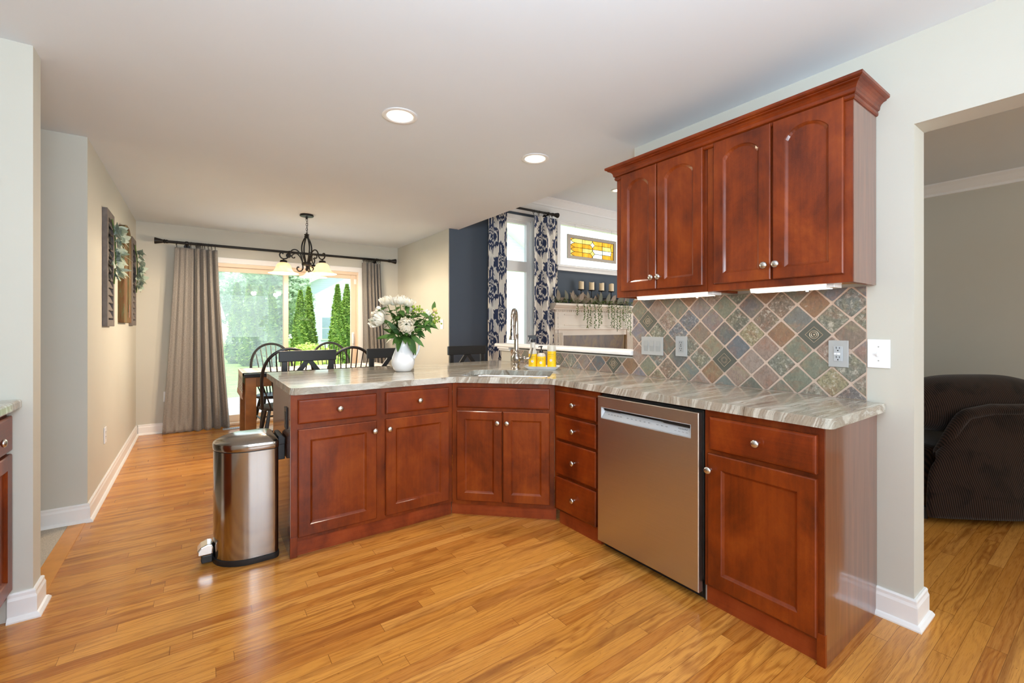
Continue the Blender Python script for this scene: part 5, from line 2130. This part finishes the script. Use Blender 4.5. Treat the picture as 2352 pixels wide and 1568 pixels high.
for phi in (18, 138, 258):
    # angle measured from straight away, turning to the right
    ca, sa = sin(math.radians(phi)), cos(math.radians(phi))
    mb = MB()
    mb.tube(smooth_path(radial([(0.042, 1.90), (0.046, 1.96), (0.066, 2.02), (0.100, 2.055), (0.138, 2.052), (0.163, 2.020), (0.172, 1.985), (0.195, 1.958), (0.225, 1.950), (0.250, 1.962), (0.262, 1.988), (0.252, 2.010), (0.234, 2.010), (0.230, 1.998)], ca, sa)), 0.0068, 8)
    mb.tube(smooth_path(radial([(0.046, 1.94), (0.066, 1.985), (0.098, 2.015), (0.126, 2.010), (0.146, 1.990), (0.140, 1.970), (0.122, 1.968), (0.117, 1.980)], ca, sa)), 0.0058, 8)
    mb.tube(smooth_path(radial([(0.040, 1.90), (0.038, 1.865), (0.052, 1.838), (0.078, 1.832), (0.096, 1.852), (0.090, 1.874), (0.074, 1.872)], ca, sa)), 0.0068, 8)
    c = (0.225 * ca, 0.225 * sa, 0)
    mb.lathe([(0.006, 1.952), (0.008, 1.940), (0.030, 1.934), (0.034, 1.928), (0.034, 1.914), (0.028, 1.912), (0.010, 1.912)], c, 20)
    arm = mb.build('arm', MAT['bmetal'], t, sharp=0.8)
    mb = MB()
    sp_ = [(0.030, 1.911), (0.046, 1.906), (0.062, 1.892), (0.072, 1.870), (0.079, 1.846), (0.090, 1.826), (0.110, 1.811), (0.138, 1.801), (0.146, 1.797)]
    mb.lathe(sp_ + [(r_ - 0.003, z - 0.001) for r_, z in sp_[::-1]], c, 36, caps=False)
    mb.build('lamp_shade', MAT['shade'], arm, sharp=1.2)
    mb = MB()
    mb.lathe([(0.012, 1.905), (0.013, 1.885), (0.020, 1.868), (0.029, 1.845), (0.031, 1.828), (0.026, 1.810), (0.014, 1.799), (0.001, 1.796)], c, 20)
    mb.build('bulb', MAT['bulb'], arm, sharp=1.2)
    lp = lamp('chandelier_glow', 'POINT', c, 40, (1.0, 0.79, 0.56), size=0.035)
    lp.parent = t
    lp.location = (c[0], c[1], 1.775)

# ================================================================== CURTAINS


def curtain(name, lab, cat, group, top, bot, y, nfold, amp, seed, mat, pattern=None, nu=140, nv=70, flare=0.0, flat_part=0.0, solid=0.004, lean=0.0):
    """top and bot: (x0, x1, z)"""
    rnd = random.Random(seed)
    ph = [rnd.uniform(0, 2 * pi) for _ in range(4)]
    vs, fs, uv, pat = [], [], [], []
    for j in range(nv + 1):
        v = j / nv
        zt, zb = top[2], bot[2]
        z = zt + (zb - zt) * v
        e = v ** 1.25
        xa = top[0] + (bot[0] - top[0]) * e
        xb = top[1] + (bot[1] - top[1]) * e
        for i in range(nu + 1):
            u = i / nu
            uu = u
            loc = 1.0
            if flat_part:
                q = min(1.0, max(0.0, (u - flat_part + 0.06) / 0.08))
                loc = 0.13 + 0.87 * q * q * (3 - 2 * q)
            w = (u - flat_part * 0.7) if flat_part else u
            k = nfold * 2 * pi
            wob = 0.5 * sin(v * 2.3 + ph[0]) * 0.35
            f = sin(k * w + 1.3 * sin(3.1 * w * 2 + ph[1]) + wob) + 0.35 * sin(2 * k * w + ph[2] + v)
            a = amp * (0.75 + 0.4 * v) * loc
            x = xa + (xb - xa) * uu + 0.25 * a * cos(k * w + ph[3]) * (1 if 0.04 < u < 0.96 else 0)
            yy = y + a * f + lean * v - (flare * max(0, v - 0.93) / 0.07 * (0.5 + 0.5 * sin(k * w)))
            vs.append((x, yy, z + (0.008 * sin(k * w) if j == nv else 0)))
            uv.append((u, v))
            if pattern:
                pat.append(pattern(u, v))
    for j in range(nv):
        for i in range(nu):
            a = j * (nu + 1) + i
            fs.append((a, a + 1, a + nu + 2, a + nu + 1))
    t = thing(name, lab, cat, (0, 0, 0), 0, group)
    mb = MB()
    mb.add(vs, fs)
    o = mb.build('fabric', mat, t, raw=True, solid=solid)
    me = o.data
    for p in me.polygons:
        p.use_smooth = True
    ul = me.uv_layers.new(name='UVMap')
    wd, hh = bot[1] - bot[0], top[2] - bot[2]
    for lp in me.loops:
        q = uv[lp.vertex_index]
        ul.data[lp.index].uv = (q[0] * 1.4, q[1] * hh)
    if pattern:
        at_ = me.attributes.new('pattern', 'FLOAT', 'POINT')
        at_.data.foreach_set('value', pat)
    return t


def ring_set(t, xs, y, z, r=0.024):
    for x in xs:
        mb = MB()
        pts = [(x + 0.004 * sin(2 * pi * k / 16), y + r * cos(2 * pi * k / 16), z - 0.008 + r * sin(2 * pi * k / 16)) for k in range(16)]
        mb.tube(pts, 0.0035, 6, closed=True)
        mb.cyl((x, y, z - 0.008 - r), (x, y, z - 0.055), 0.003, seg=6)
        mb.build('ring', MAT['bmetal'], t)


def rod(name, lab, x0, x1, y, z, yw, brackets, left=True, right=True):
    t = thing(name, lab, 'curtain rod', (0, 0, 0))
    MB().cyl((x0 + 0.08, y, z), (x1 - 0.08, y, z), 0.0155, seg=14).build('pole', MAT['bmetal'], t)
    for on, x, s in ((left, x0, 1), (right, x1, -1)):
        if not on:
            continue
        prof = [(0.001, -0.002), (0.036, 0.0), (0.037, 0.008), (0.031, 0.030), (0.024, 0.060), (0.018, 0.080), (0.023, 0.086), (0.023, 0.096), (0.018, 0.100), (0.022, 0.112), (0.017, 0.125)]
        mb = MB()
        rings = []
        for r_, q in prof:
            rings.append([(x + s * q, y + r_ * cos(2 * pi * k / 18), z + r_ * sin(2 * pi * k / 18)) for k in range(18)])
        mb.rings(rings)
        mb.build('finial', MAT['bmetal'], t, sharp=0.8)
    for x in brackets:
        mb = MB()
        mb.cyl((x, y + 0.0, z - 0.012), (x, yw - 0.006, z - 0.03), 0.007, seg=8)
        mb.cyl((x, yw - 0.006, z - 0.03), (x, yw - 0.0005, z - 0.03), 0.032, seg=20)
        mb.lathe([(0.010, -0.02), (0.021, -0.012), (0.021, 0.012), (0.010, 0.02)], (x, y, z), 16, 'x')
        mb.build('bracket', MAT['bmetal'], t)
    return t


yr = 6.495
kk = yr / 6.6
zr = EYE + (2.24 - EYE) * kk
rod('dining_curtain_rod', 'long dark curtain rod with cone finials across the glass door wall', -0.405 * kk, 2.49 * kk, yr, zr, 6.6, (-0.10, 1.0, 2.16))
c1 = curtain('woven_curtain', 'wide taupe woven curtain reaching the floor between shutters and glass door', 'curtain', 'taupe woven curtains at the glass door',
             (-0.215 * kk, 0.205 * kk, zr - 0.056), (-0.335 * kk, 0.335 * kk, 0.004), yr, 7.6, 0.036, 4, MAT['weave'], nu=260, nv=60, flare=0.03, flat_part=0.44)
ring_set(c1, [-0.195, -0.06, -0.01, 0.0, 0.012, 0.025, 0.038, 0.055, 0.075, 0.11, 0.145, 0.18], yr, zr)
c2 = curtain('woven_curtain', 'narrow taupe woven curtain gathered tight beside the cream dining wall', 'curtain', 'taupe woven curtains at the glass door',
             (1.985 * kk, 2.255 * kk, zr - 0.056), (2.03 * kk, 2.40 * kk, 0.004), yr, 5.2, 0.034, 9, MAT['weave'], nu=160, nv=50)
ring_set(c2, [1.965, 1.985, 2.0, 2.015, 2.03, 2.045, 2.06, 2.075, 2.09, 2.105, 2.12, 2.18, 2.21], yr, zr)


def medallion(a, b):
    """ikat rosette with crown and drips; a, b in -1..1; 1 = ink"""
    jag = 0.06 * sin(17 * atan2(b, a)) + 0.04 * sin(31 * atan2(b, a) + 1)
    r = hypot(a / 0.86, (b + 0.12) / 0.52)
    ink = 0
    if r < 1.0 + jag:
        ink = 1
        if 0.66 < r < 0.74 + 0.03 * sin(9 * atan2(b, a)):
            ink = 0
        r2 = hypot(a / 0.30, (b + 0.14) / 0.16)
        if 0.85 < r2 < 1.15 or r2 < 0.22:
            ink = 0
        if abs(b - 0.12 - 0.05 * cos(a * 9)) < 0.022 and abs(a) < 0.55:
            ink = 0
        if abs(abs(a) - 0.36 - 0.1 * sin(b * 12)) < 0.03 and -0.45 < b < 0.0:
            ink = 0
    # crown
    if b > 0.30:
        q = hypot(a / (0.40 + 0.08 * sin(b * 40)), (b - 0.52) / 0.36)
        if q < 1.0:
            ink = 1
        if abs(abs(a) - 0.17 + 0.1 * (b - 0.4)) < 0.035 and 0.36 < b < 0.68:
            ink = 0
    # drips
    if b < -0.52 and b > -0.52 - 0.38 * (1 - abs(a) / 0.62) - 0.05 * sin(a * 40):
        if abs(a) < 0.62 and sin(a * 36) > -0.55:
            ink = 1
    return ink


def ikat(u, v, W_=0.92, L=2.55, ph=0.0):
    x, z = u * W_ + ph, v * L
    best = 0
    pw, pl = 0.43, 0.66
    for dx in (0, 0.5):
        cx_ = (math.floor(x / pw - dx + 0.5) + dx) * pw
        cz_ = (math.floor(z / pl - dx + 0.5) + dx) * pl
        a, b = (x - cx_) / (pw * 0.40), -(z - cz_) / (pl * 0.43)
        # smear of the warp: jagged edges along the length
        b2 = b + 0.035 * sin(x * 260) + 0.03 * sin(x * 117 + 2)
        if abs(a) < 1.2 and abs(b) < 1.2 and medallion(a, b2):
            best = 1
    return float(best)


yk = 4.80
ks = yk / 4.9
zk = EYE + (2.862 - EYE) * ks
rod('family_curtain_rod', 'short dark curtain rod with cone finials over the tall family room window', 2.72, 4.295 * ks, yk, zk, 4.885, (3.0, 4.03), left=True)
c3 = curtain('ikat_curtain', 'navy and cream medallion curtain beside the navy wall', 'curtain', 'navy ikat curtains in the family room', (3.085 * ks, 3.375 * ks, zk - 0.056), (3.075 * ks, 3.35 * ks, 0.01), yk, 3.0, 0.030, 21, MAT['ikat'],
             pattern=lambda u, v: ikat(u, v, 0.46, 2.7, 0.10), nu=150, nv=420, solid=0.0)
ring_set(c3, [3.03, 3.08, 3.15, 3.22, 3.29], yk, zk, 0.022)
c4 = curtain('ikat_curtain', 'navy and cream medallion curtain between the tall window and the mantel', 'curtain', 'navy ikat curtains in the family room', (3.835 * ks, 4.265 * ks, zk - 0.056), (3.825 * ks, 4.29 * ks, 0.01), yk, 2.8, 0.032, 33, MAT['ikat'],
             pattern=lambda u, v: ikat(u, v, 0.56, 2.7, 0.02), nu=170, nv=420, solid=0.0)
ring_set(c4, [3.77, 3.86, 3.96, 3.99, 4.02, 4.05, 4.10], yk, zk, 0.022)

# ================================================================== WALL DECOR ON THE DINING WALL (x = -0.57)


def shutter(lab, y0, y1, z0, z1):
    t = thing('wood_shutter', lab, 'shutter', (-0.57, y0, z0), 0, 'grey louvered shutters on the dining wall')
    Wd_, Hh = y1 - y0, z1 - z0
    s = 0.055
    mb = MB()
    mb.box(0.001, 0.030, 0, s, 0, Hh)
    mb.box(0.001, 0.030, Wd_ - s, Wd_, 0, Hh)
    mb.box(0.001, 0.030, s, Wd_ - s, 0, 0.05)
    mb.box(0.001, 0.030, s, Wd_ - s, Hh - 0.06, Hh)
    mb.build('frame', MAT['shutter'], t, smooth=False, bevel=0.002)
    n = 13
    st = (Hh - 0.12) / n
    for k in range(n):
        zc = 0.06 + st * (k + 0.5)
        m = MB()
        m.prism([(0.004, zc + 0.026), (0.008, zc + 0.030), (0.028, zc - 0.022), (0.024, zc - 0.028)], 'y', s + 0.001, Wd_ - s - 0.001)
        m.build('slat', MAT['shutter'], t, smooth=False)
    return t


shutter('grey louvered shutter on the dining wall nearest the hall corner', 4.40, 4.74, 1.243, 2.120)
shutter('grey louvered shutter on the dining wall nearest the woven curtain', 5.95, 6.29, 1.253, 2.165)
t = thing('rustic_board', 'tall rustic board with rounded top between the two grey shutters', 'board', (-0.57, 5.19, 1.275), 0)
mb = MB()
pts = [(0, 0), (0.50, 0), (0.50, 0.80)]
for k in range(13):
    a = pi * k / 12
    pts.append((0.25 + 0.25 * cos(a), 0.80 + 0.10 * sin(a)))
pts.append((0, 0.80))
mb.prism(pts, 'x', 0.001, 0.045)
mb.build('plank', MAT['rustic'], t, smooth=False, bevel=0.006)
mb = MB()
mb.box(0.0455, 0.052, 0.23, 0.27, 0.10, 0.86)
mb.build('batten', MAT['rustic'], t, smooth=False, bevel=0.002)
MB().box(0.0525, 0.055, 0.238, 0.262, 0.05, 0.17).build('paint_patch', plain('faded_pink_paint', srgb(170, 130, 118), 0.7, var=0.2, scale=40), t, smooth=False)
for lab, y, z in (('pale sage leaf spray on the shutter nearest the hall corner', 4.585, 1.83), ('pale sage leaf spray on the shutter nearest the woven curtain', 6.13, 1.86)):
    t = thing('leaf_spray', lab, 'leaf spray', (-0.57, y, z), 0, 'leaf sprays on the shutters')
    mb = MB()
    rnd = random.Random(int(y * 10))
    for k in range(74):
        zz = rnd.uniform(-0.21, 0.17)
        a = rnd.uniform(-1.25, 1.25)
        p = (0.045 + rnd.uniform(0, 0.03), rnd.gauss(0, 0.035), zz)
        d = (cos(a) * 0.6 + 0.15, sin(a), rnd.uniform(-0.75, 0.75))
        mb.leaf(p, d, (1, 0, 0.4), rnd.uniform(0.07, 0.10), rnd.uniform(0.042, 0.058), rnd.uniform(0.1, 0.5))
    mb.build('leaves', MAT['lamb'], t)
    MB().tube([(0.034, 0, 0.24), (0.050, 0.01, 0.1), (0.055, -0.01, -0.1), (0.045, 0, -0.26)], 0.005, 7).build('stem', MAT['stem'], t)

t = thing('floor_vent', 'pale floor register beside the foot of the wide woven curtain', 'floor vent', (0.30, 6.38, 0.0))
mb = MB()
mb.box(-0.05, 0.20, -0.05, 0.05, 0.0005, 0.006)
mb.build('frame', MAT['plate_g'], t, smooth=False, bevel=0.002)
mb = MB()
for k in range(10):
    mb.box(-0.035 + k * 0.022, -0.022 + k * 0.022, -0.035, 0.035, 0.006, 0.0075)
mb.build('slats', MAT['plate_d'], t, smooth=False)

# ================================================================== FAMILY ROOM: mantel, candles, garland, stained glass
MY = 4.72
km = MY / 4.9


def mx(x):
    return x * km


def mz(z):
    return EYE + (z - EYE) * km


t = thing('fireplace_mantel', 'cream fireplace mantel with fluted pilasters and slate surround', 'mantel', (0, 0, 0))
L0, L1 = mx(4.245), mx(6.10)
zt = mz(1.586)
mb = MB()
pf = [(0.0, 0.0), (0.06, 0.0), (0.06, -0.03), (0.045, -0.036), (0.03, -0.06), (0.012, -0.075), (0.012, -0.085), (0.0, -0.09)]
mb.prism([(MY + 0.045 - a, zt + b) for a, b in pf] + [(4.884, zt - 0.09), (4.884, zt)], 'x', L0, L1)
mb.build('mantel_shelf', MAT['mantel'], t, smooth=False)
mb = MB()
mb.box(L0 + 0.05, L1 - 0.05, MY + 0.06, 4.884, zt - 0.345, zt - 0.09)
for k in range(44):
    x = L0 + 0.06 + k * (L1 - L0 - 0.12) / 44
    mb.box(x, x + 0.022, MY + 0.046, MY + 0.06, zt - 0.118, zt - 0.096)
mb.box(L0 + 0.22, L1 - 0.22, MY + 0.052, MY + 0.06, zt - 0.315, zt - 0.30)
mb.box(L0 + 0.22, L1 - 0.22, MY + 0.052, MY + 0.06, zt - 0.165, zt - 0.15)
mb.box(L0 + 0.02, L1 - 0.02, MY + 0.035, 4.884, zt - 0.375, zt - 0.345)
mb.build('frieze', MAT['mantel'], t, smooth=False, bevel=0.002)
for x in (L0 + 0.045, L1 - 0.205):
    m = MB()
    m.box(x, x + 0.16, MY + 0.06, 4.884, 0.0, zt - 0.375)
    for k in range(6):
        m.box(x + 0.012 + k * 0.024, x + 0.024 + k * 0.024, MY + 0.052, MY + 0.06, 0.2, zt - 0.42)
    m.build('pilaster', MAT['mantel'], t, smooth=False, bevel=0.002)
zop = mz(1.108)
MB().box(L0 + 0.205, L1 - 0.205, MY + 0.075, 4.884, zop, zt - 0.375).build('header_panel', MAT['mantel'], t, smooth=False)
MB().box(L0 + 0.205, L1 - 0.205, MY + 0.10, 4.884, 0.0, zop).build('slate_surround', MAT['slab'], t, smooth=False)

# candle holder and four candles
yc = MY + 0.08
kc = yc / 4.9
cx4 = [4.763 * kc, 4.985 * kc, 5.205 * kc, 5.429 * kc]
zcup = EYE + (1.806 - EYE) * kc
t = thing('candle_holder', 'black iron four-cup candle holder standing among the leaves on the mantel', 'candle holder', (0, 0, 0))
mb = MB()
mb.tube([(cx4[0] - 0.02, yc, zcup - 0.11), (cx4[1], yc, zcup - 0.125), (cx4[2], yc, zcup - 0.125), (cx4[3] + 0.15, yc, zcup - 0.11)], 0.007, 8)
mb.build('bar', MAT['bmetal'], t)
for x in cx4:
    m = MB()
    m.lathe([(0.012, -0.11), (0.006, -0.10), (0.006, -0.03), (0.010, -0.015), (0.050, -0.008), (0.052, 0.0), (0.048, 0.0)], (x, yc, zcup), 18)
    m.build('cup', MAT['bmetal'], t)
m = MB()
for x in (cx4[0] + 0.1, cx4[3] - 0.1):
    m.cyl((x, yc, zcup - 0.12), (x, yc, zt + 0.001), 0.007, seg=8)
    m.box(x - 0.03, x + 0.03, yc - 0.05, yc + 0.05, zt + 0.0005, zt + 0.006)
m.build('foot', MAT['bmetal'], t)
names = ['ivory pillar candle nearest the printed curtain', 'ivory pillar candle second from the printed curtain', 'ivory pillar candle third from the printed curtain', 'ivory pillar candle nearest the wall cabinets']
for x, lab in zip(cx4, names):
    t = thing('pillar_candle', lab, 'candle', (x, yc, zcup + 0.0005), 0, 'pillar candles over the mantel')
    m = MB()
    hh = 0.122
    seg = 24
    rings = [[(0.040 * cos(2 * pi * k / seg), 0.040 * sin(2 * pi * k / seg), 0) for k in range(seg)],
             [(0.040 * cos(2 * pi * k / seg), 0.040 * sin(2 * pi * k / seg), hh - 0.006 + 0.004 * sin(4 * pi * k / seg + x * 7)) for k in range(seg)],
             [(0.034 * cos(2 * pi * k / seg), 0.034 * sin(2 * pi * k / seg), hh - 0.004 + 0.004 * sin(4 * pi * k / seg + x * 7)) for k in range(seg)],
             [(0.020 * cos(2 * pi * k / seg), 0.020 * sin(2 * pi * k / seg), hh - 0.016) for k in range(seg)]]
    m.rings(rings)
    m.build('wax', MAT['candle'], t, sharp=0.8)
    MB().cyl((0, 0, hh - 0.016), (0.001, 0, hh - 0.004), 0.0015, seg=6).build('wick', MAT['slot'], t)

# garland: magnolia leaves and trailing ivy
t = thing('mantel_garland', 'garland of dusky magnolia leaves and trailing ivy lying along the mantel', 'garland', (0, 0, 0))
rnd = random.Random(17)
mb = MB()
gx0, gx1 = L0 + 0.03, mx(5.98)
for k in range(64):
    x = rnd.uniform(gx0, gx1)
    a = rnd.uniform(-0.6, pi + 0.6)
    mb.leaf((x, MY + 0.06 + rnd.uniform(-0.02, 0.08), zt + 0.02), (cos(a) * 0.9, rnd.uniform(-0.7, 0.4), abs(sin(a)) + 0.1), (0, -1, 0.3), rnd.uniform(0.11, 0.17), rnd.uniform(0.06, 0.085), rnd.uniform(0, 0.3))
for x, z, a in ((4.50, 1.70, 1.9), (4.58, 1.70, 1.2), (4.66, 1.66, 2.4), (4.75, 1.68, 0.9), (4.93, 1.70, 1.6), (5.20, 1.66, 1.4), (5.35, 1.68, 1.0), (4.33, 1.66, 1.7), (5.45, 1.64, 0.7), (5.6, 1.62, 0.5)):
    mb.leaf((mx(x), MY + 0.03, zt + 0.03), (cos(a) * 0.7, -0.15, sin(a)), (0.2, -1, 0.2), 0.17, 0.095, 0.12)
mb.build('magnolia_leaves', MAT['magnolia'], t)
mb = MB()
for k in range(420):
    x = rnd.uniform(gx0, gx1)
    a = rnd.uniform(0, 2 * pi)
    mb.leaf((x, MY + 0.01 + rnd.uniform(-0.03, 0.08), zt + rnd.uniform(0.006, 0.06)), (cos(a), sin(a), rnd.uniform(-0.2, 0.8)), (0, -0.5, 1), rnd.uniform(0.02, 0.04), 0.022, 0.2, k=2)
mb.build('ivy_leaves', MAT['ivy'], t)
for x, ln in ((4.66, 0.17), (4.80, 0.24), (4.87, 0.36), (4.93, 0.34), (5.03, 0.37), (5.11, 0.36), (5.16, 0.30), (5.33, 0.22), (5.41, 0.36), (5.46, 0.37), (5.53, 0.42), (5.60, 0.37), (5.68, 0.26), (5.74, 0.34), (5.80, 0.40), (5.85, 0.48)):
    m = MB()
    X, Y = mx(x), MY - 0.028
    ln *= 0.97
    n = int(ln / 0.0085)
    m.tube([(X, MY + 0.02, zt + 0.012), (X, Y, zt + 0.004), (X + 0.004, Y - 0.004, zt - ln * 0.5), (X - 0.003, Y, zt - ln)], 0.0014, 5)
    for k in range(n):
        a = rnd.uniform(0, 2 * pi)
        m.leaf((X + rnd.gauss(0, 0.006), Y - 0.004, zt - ln * (k + 0.5) / n), (cos(a), sin(a) * 0.5 - 0.2, rnd.uniform(-0.9, 0.2)), (0, -1, 0.3), rnd.uniform(0.017, 0.030), rnd.uniform(0.014, 0.020), 0.2, k=2)
    m.build('trailing_strand', MAT['ivy'], t)

# stained glass panel hung in the high window
GY = 4.895
gx0, gx1, gz0, gz1 = 4.555, 5.495, 2.305, 2.572
gx0, gx1 = 4.552, 5.492
t = thing('stained_glass_panel', 'amber stained glass panel hanging on chains in the high window', 'stained glass', (0, 0, 0))
mb = MB()
fw = 0.062
y0, y1 = 4.905, 4.928
mb.box(gx0 - fw, gx1 + fw, y0, y1, gz0 - fw * 0.72, gz0)
mb.box(gx0 - fw, gx1 + fw, y0, y1, gz1, gz1 + fw * 0.8)
mb.box(gx0 - fw, gx0, y0, y1, gz0, gz1)
mb.box(gx1, gx1 + fw, y0, y1, gz0, gz1)
mb.build('frame', plain('backlit_white_frame', srgb(184, 175, 164), 0.6, var=0.02), t, smooth=False, bevel=0.003)  # white frame darkened in its colour to look backlit
yg = (y0 + y1) / 2
G = {k: MB() for k in ('amber', 'pale', 'clearg')}
LD = MB()
Wg, Hg = gx1 - gx0, gz1 - gz0


def pane_(kind, pts):
    P_ = [(gx0 + a * Wg, gz0 + b * Hg) for a, b in pts]
    G[kind].prism(P_, 'y', yg - 0.0018, yg + 0.0018)
    for i in range(len(P_)):
        p, q = P_[i], P_[(i + 1) % len(P_)]
        if hypot(q[0] - p[0], q[1] - p[1]) > 0.004:
            LD.tube([(p[0], yg, p[1]), (q[0], yg, q[1])], 0.0034, 5)


# four rows of long lozenges; columns break at 0.27, 0.5 and 0.74
rows = [(0.0, 0.25), (0.25, 0.5), (0.5, 0.75), (0.75, 1.0)]
colr = {3: ['pale', 'pale', 'amber', 'amber'], 2: ['amber', 'amber', 'amber', 'pale'], 1: ['amber', 'pale', 'clearg', 'clearg'], 0: ['amber', 'amber', 'clearg', 'amber']}
for r_, (b0, b1) in enumerate(rows):
    bm_ = (b0 + b1) / 2
    k = colr[r_]
    pane_(k[0], [(0.27, b0), (0.27, b1), (0.10, b1), (0.05, b1 - 0.05), (0.015, bm_), (0.05, b0 + 0.05), (0.10, b0)])
    # the middle columns curve away from the two small stars
    up = r_ % 2 == 1     # star sits under this row
    s0 = b0 if up else b1
    s1 = b1 if up else b0
    sg = 1 if up else -1
    pane_(k[1], [(0.27, s1), (0.27, s0), (0.44, s0), (0.47, s0 + sg * 0.06), (0.495, s0 + sg * 0.16), (0.5, s1)])
    pane_(k[2], [(0.73, s1), (0.73, s0), (0.56, s0), (0.53, s0 + sg * 0.06), (0.505, s0 + sg * 0.16), (0.5, s1)])
    pane_(k[3], [(0.73, b0), (0.73, b1), (0.955 if up else 0.94, b1), (0.95, bm_), (0.94 if up else 0.955, b0)])
for b in (0.25, 0.75):
    pane_('pale' if b < 0.5 else 'clearg', [(0.44, b), (0.47, b + 0.06), (0.495, b + 0.16), (0.5, b + 0.24), (0.505, b + 0.16), (0.53, b + 0.06), (0.56, b), (0.53, b - 0.06), (0.505, b - 0.16), (0.5, b - 0.24), (0.495, b - 0.16), (0.47, b - 0.06)])
for b in (0.0, 0.5):
    pane_('amber', [(1.0, b), (0.957, b), (0.945, b + 0.12), (0.94, b + 0.25), (0.945, b + 0.38), (0.957, b + 0.5), (1.0, b + 0.5)])
for i, b in enumerate((0.0, 0.25, 0.5, 0.75, 1.0)):
    kk_ = ('pale', 'pale', 'amber', 'clearg', 'amber')[i]
    pts = [(0.0, max(0, b - 0.125)), (0.012, max(0, b - 0.125)), (0.05, max(0, b - 0.05)), (0.10, b), (0.05, min(1, b + 0.05)), (0.012, min(1, b + 0.125)), (0.0, min(1, b + 0.125))]
    pts2 = []
    for p in pts:
        if not pts2 or hypot(p[0] - pts2[-1][0], p[1] - pts2[-1][1]) > 1e-5:
            pts2.append(p)
    pane_(kk_, pts2)
for k, nm in (('amber', 'amber_pane'), ('pale', 'pale_pane'), ('clearg', 'clear_pane')):
    G[k].build(nm, MAT[k], t, smooth=False)
LD.build('leading', MAT['bmetal'], t, smooth=False)
mb = MB()
for x in (gx0 + 0.10, gx1 - 0.04):
    mb.cyl((x, yg, gz1 + fw * 0.8), (x, yg, HW[3] - 0.003), 0.0022, seg=5)
mb.build('chain', MAT['silver'], t)

# ================================================================== DEN: the recliner beyond the doorway
# local x = to the picture's right, y = away from the camera
RO = (3.715, 0.785)
t = thing('recliner', 'dark brown corduroy recliner seen from behind through the doorway', 'recliner', (RO[0], RO[1], 0), -YAW)


def back_y(z):
    return -0.02 + 0.10 * max(0.0, z - 0.1)


mb = MB()


def shell(s, q):
    """outside back: s across, q from bottom to top"""
    z = 0.055 + 0.66 * q
    xl = 0.012 + 0.135 * max(0.0, (q - 0.28) / 0.72) ** 1.1
    if q < 0.1:
        xl += 0.012 * (0.1 - q) / 0.1
    x = xl + (1.02 - xl * 1.0 - xl) * s + 0.0
    zz = z - 0.22 * max(0.0, (1 - s / 0.20)) ** 1.6 * q ** 3 - 0.06 * max(0.0, (1 - s / 0.4)) * q ** 3
    if s > 0.84:
        zz -= 0.20 * max(0.0, 1 - (1 - s) / 0.16) ** 1.6 * q ** 3
    y = back_y(z) - 0.05 * sin(pi * s) ** 0.6 - 0.02 * sin(pi * q) + 0.006 * sin(s * 9 + q * 5) + 0.005 * sin(q * 17 + s * 3)
    return (x, y, zz)


mb.grid(shell, 40, 30)
mb.build('back_skirt', MAT['cord'], t, solid=0.02)
mb = MB()
# padded roll framing the outside back, and the head cushion over it
path = []
for k in range(31):
    s = k / 30
    p = shell(s, 1.0)
    path.append((p[0], p[1] + 0.005, p[2] + 0.005))
first = shell(0, 0.86)
last = shell(1, 0.86)
mb.tube([(first[0] - 0.004, first[1], first[2] - 0.02)] + path + [(last[0] + 0.004, last[1], last[2] - 0.02)], [0.022] + [0.036] * 31 + [0.022], 12)
mb.build('back_roll', MAT['cord'], t)
mb = MB()


def cushion(s, q):
    a = 2 * pi * s
    # a soft, wide loaf: across q, section s
    x = -0.012 + 1.05 * q
    e = max(0.0, 1 - abs(2 * q - 1) ** 3.2) ** 0.62
    rz = 0.165 * e + 0.02
    ry = 0.14 * e + 0.015
    zc = 0.735
    return (x, 0.20 + ry * cos(a), zc + rz * sin(a) * (1.0 if sin(a) > 0 else 1.1) - 0.045 * (1 - e))


mb.grid(cushion, 28, 40, closed_u=True)
mb.build('head_cushion', MAT['cord'], t)
mb = MB()
for qs in (0.10, 0.90):
    pts = [cushion(k / 36, qs) for k in range(36)]
    cq = Vector((pts[0][0], 0.20, 0.735))
    mb.tube([cq + (Vector(p) - cq) * 1.015 for p in pts], 0.0065, 7, closed=True)
mb.build('piping', MAT['cord'], t)
mb = MB()
for x0 in (-0.03, 0.90):
    def arm(s, q):
        a = 2 * pi * s
        e = max(0.0, 1 - abs(2 * q - 1) ** 8) ** 0.5
        return (x0 + 0.08 + 0.10 * e * cos(a) * (1 if sin(a) > -0.2 else 0.9), 0.12 + 0.80 * q, 0.33 + (0.27 if sin(a) > 0 else 0.26) * e * sin(a))
    m = MB()
    m.grid(arm, 24, 20, closed_u=True)
    m.build('armrest', MAT['cord'], t)
m = MB()
m.box(0.14, 0.90, 0.08, 0.88, 0.12, 0.46)
m.build('seat', MAT['cord'], t, bevel=0.05, seg=4)
for x, y in ((0.10, 0.10), (0.50, 0.10), (0.10, 0.78), (0.92, 0.78)):
    MB().cyl((x, y, 0.0005), (x, y, 0.075), 0.022, seg=14).build('foot', MAT['plastic_b'], t)
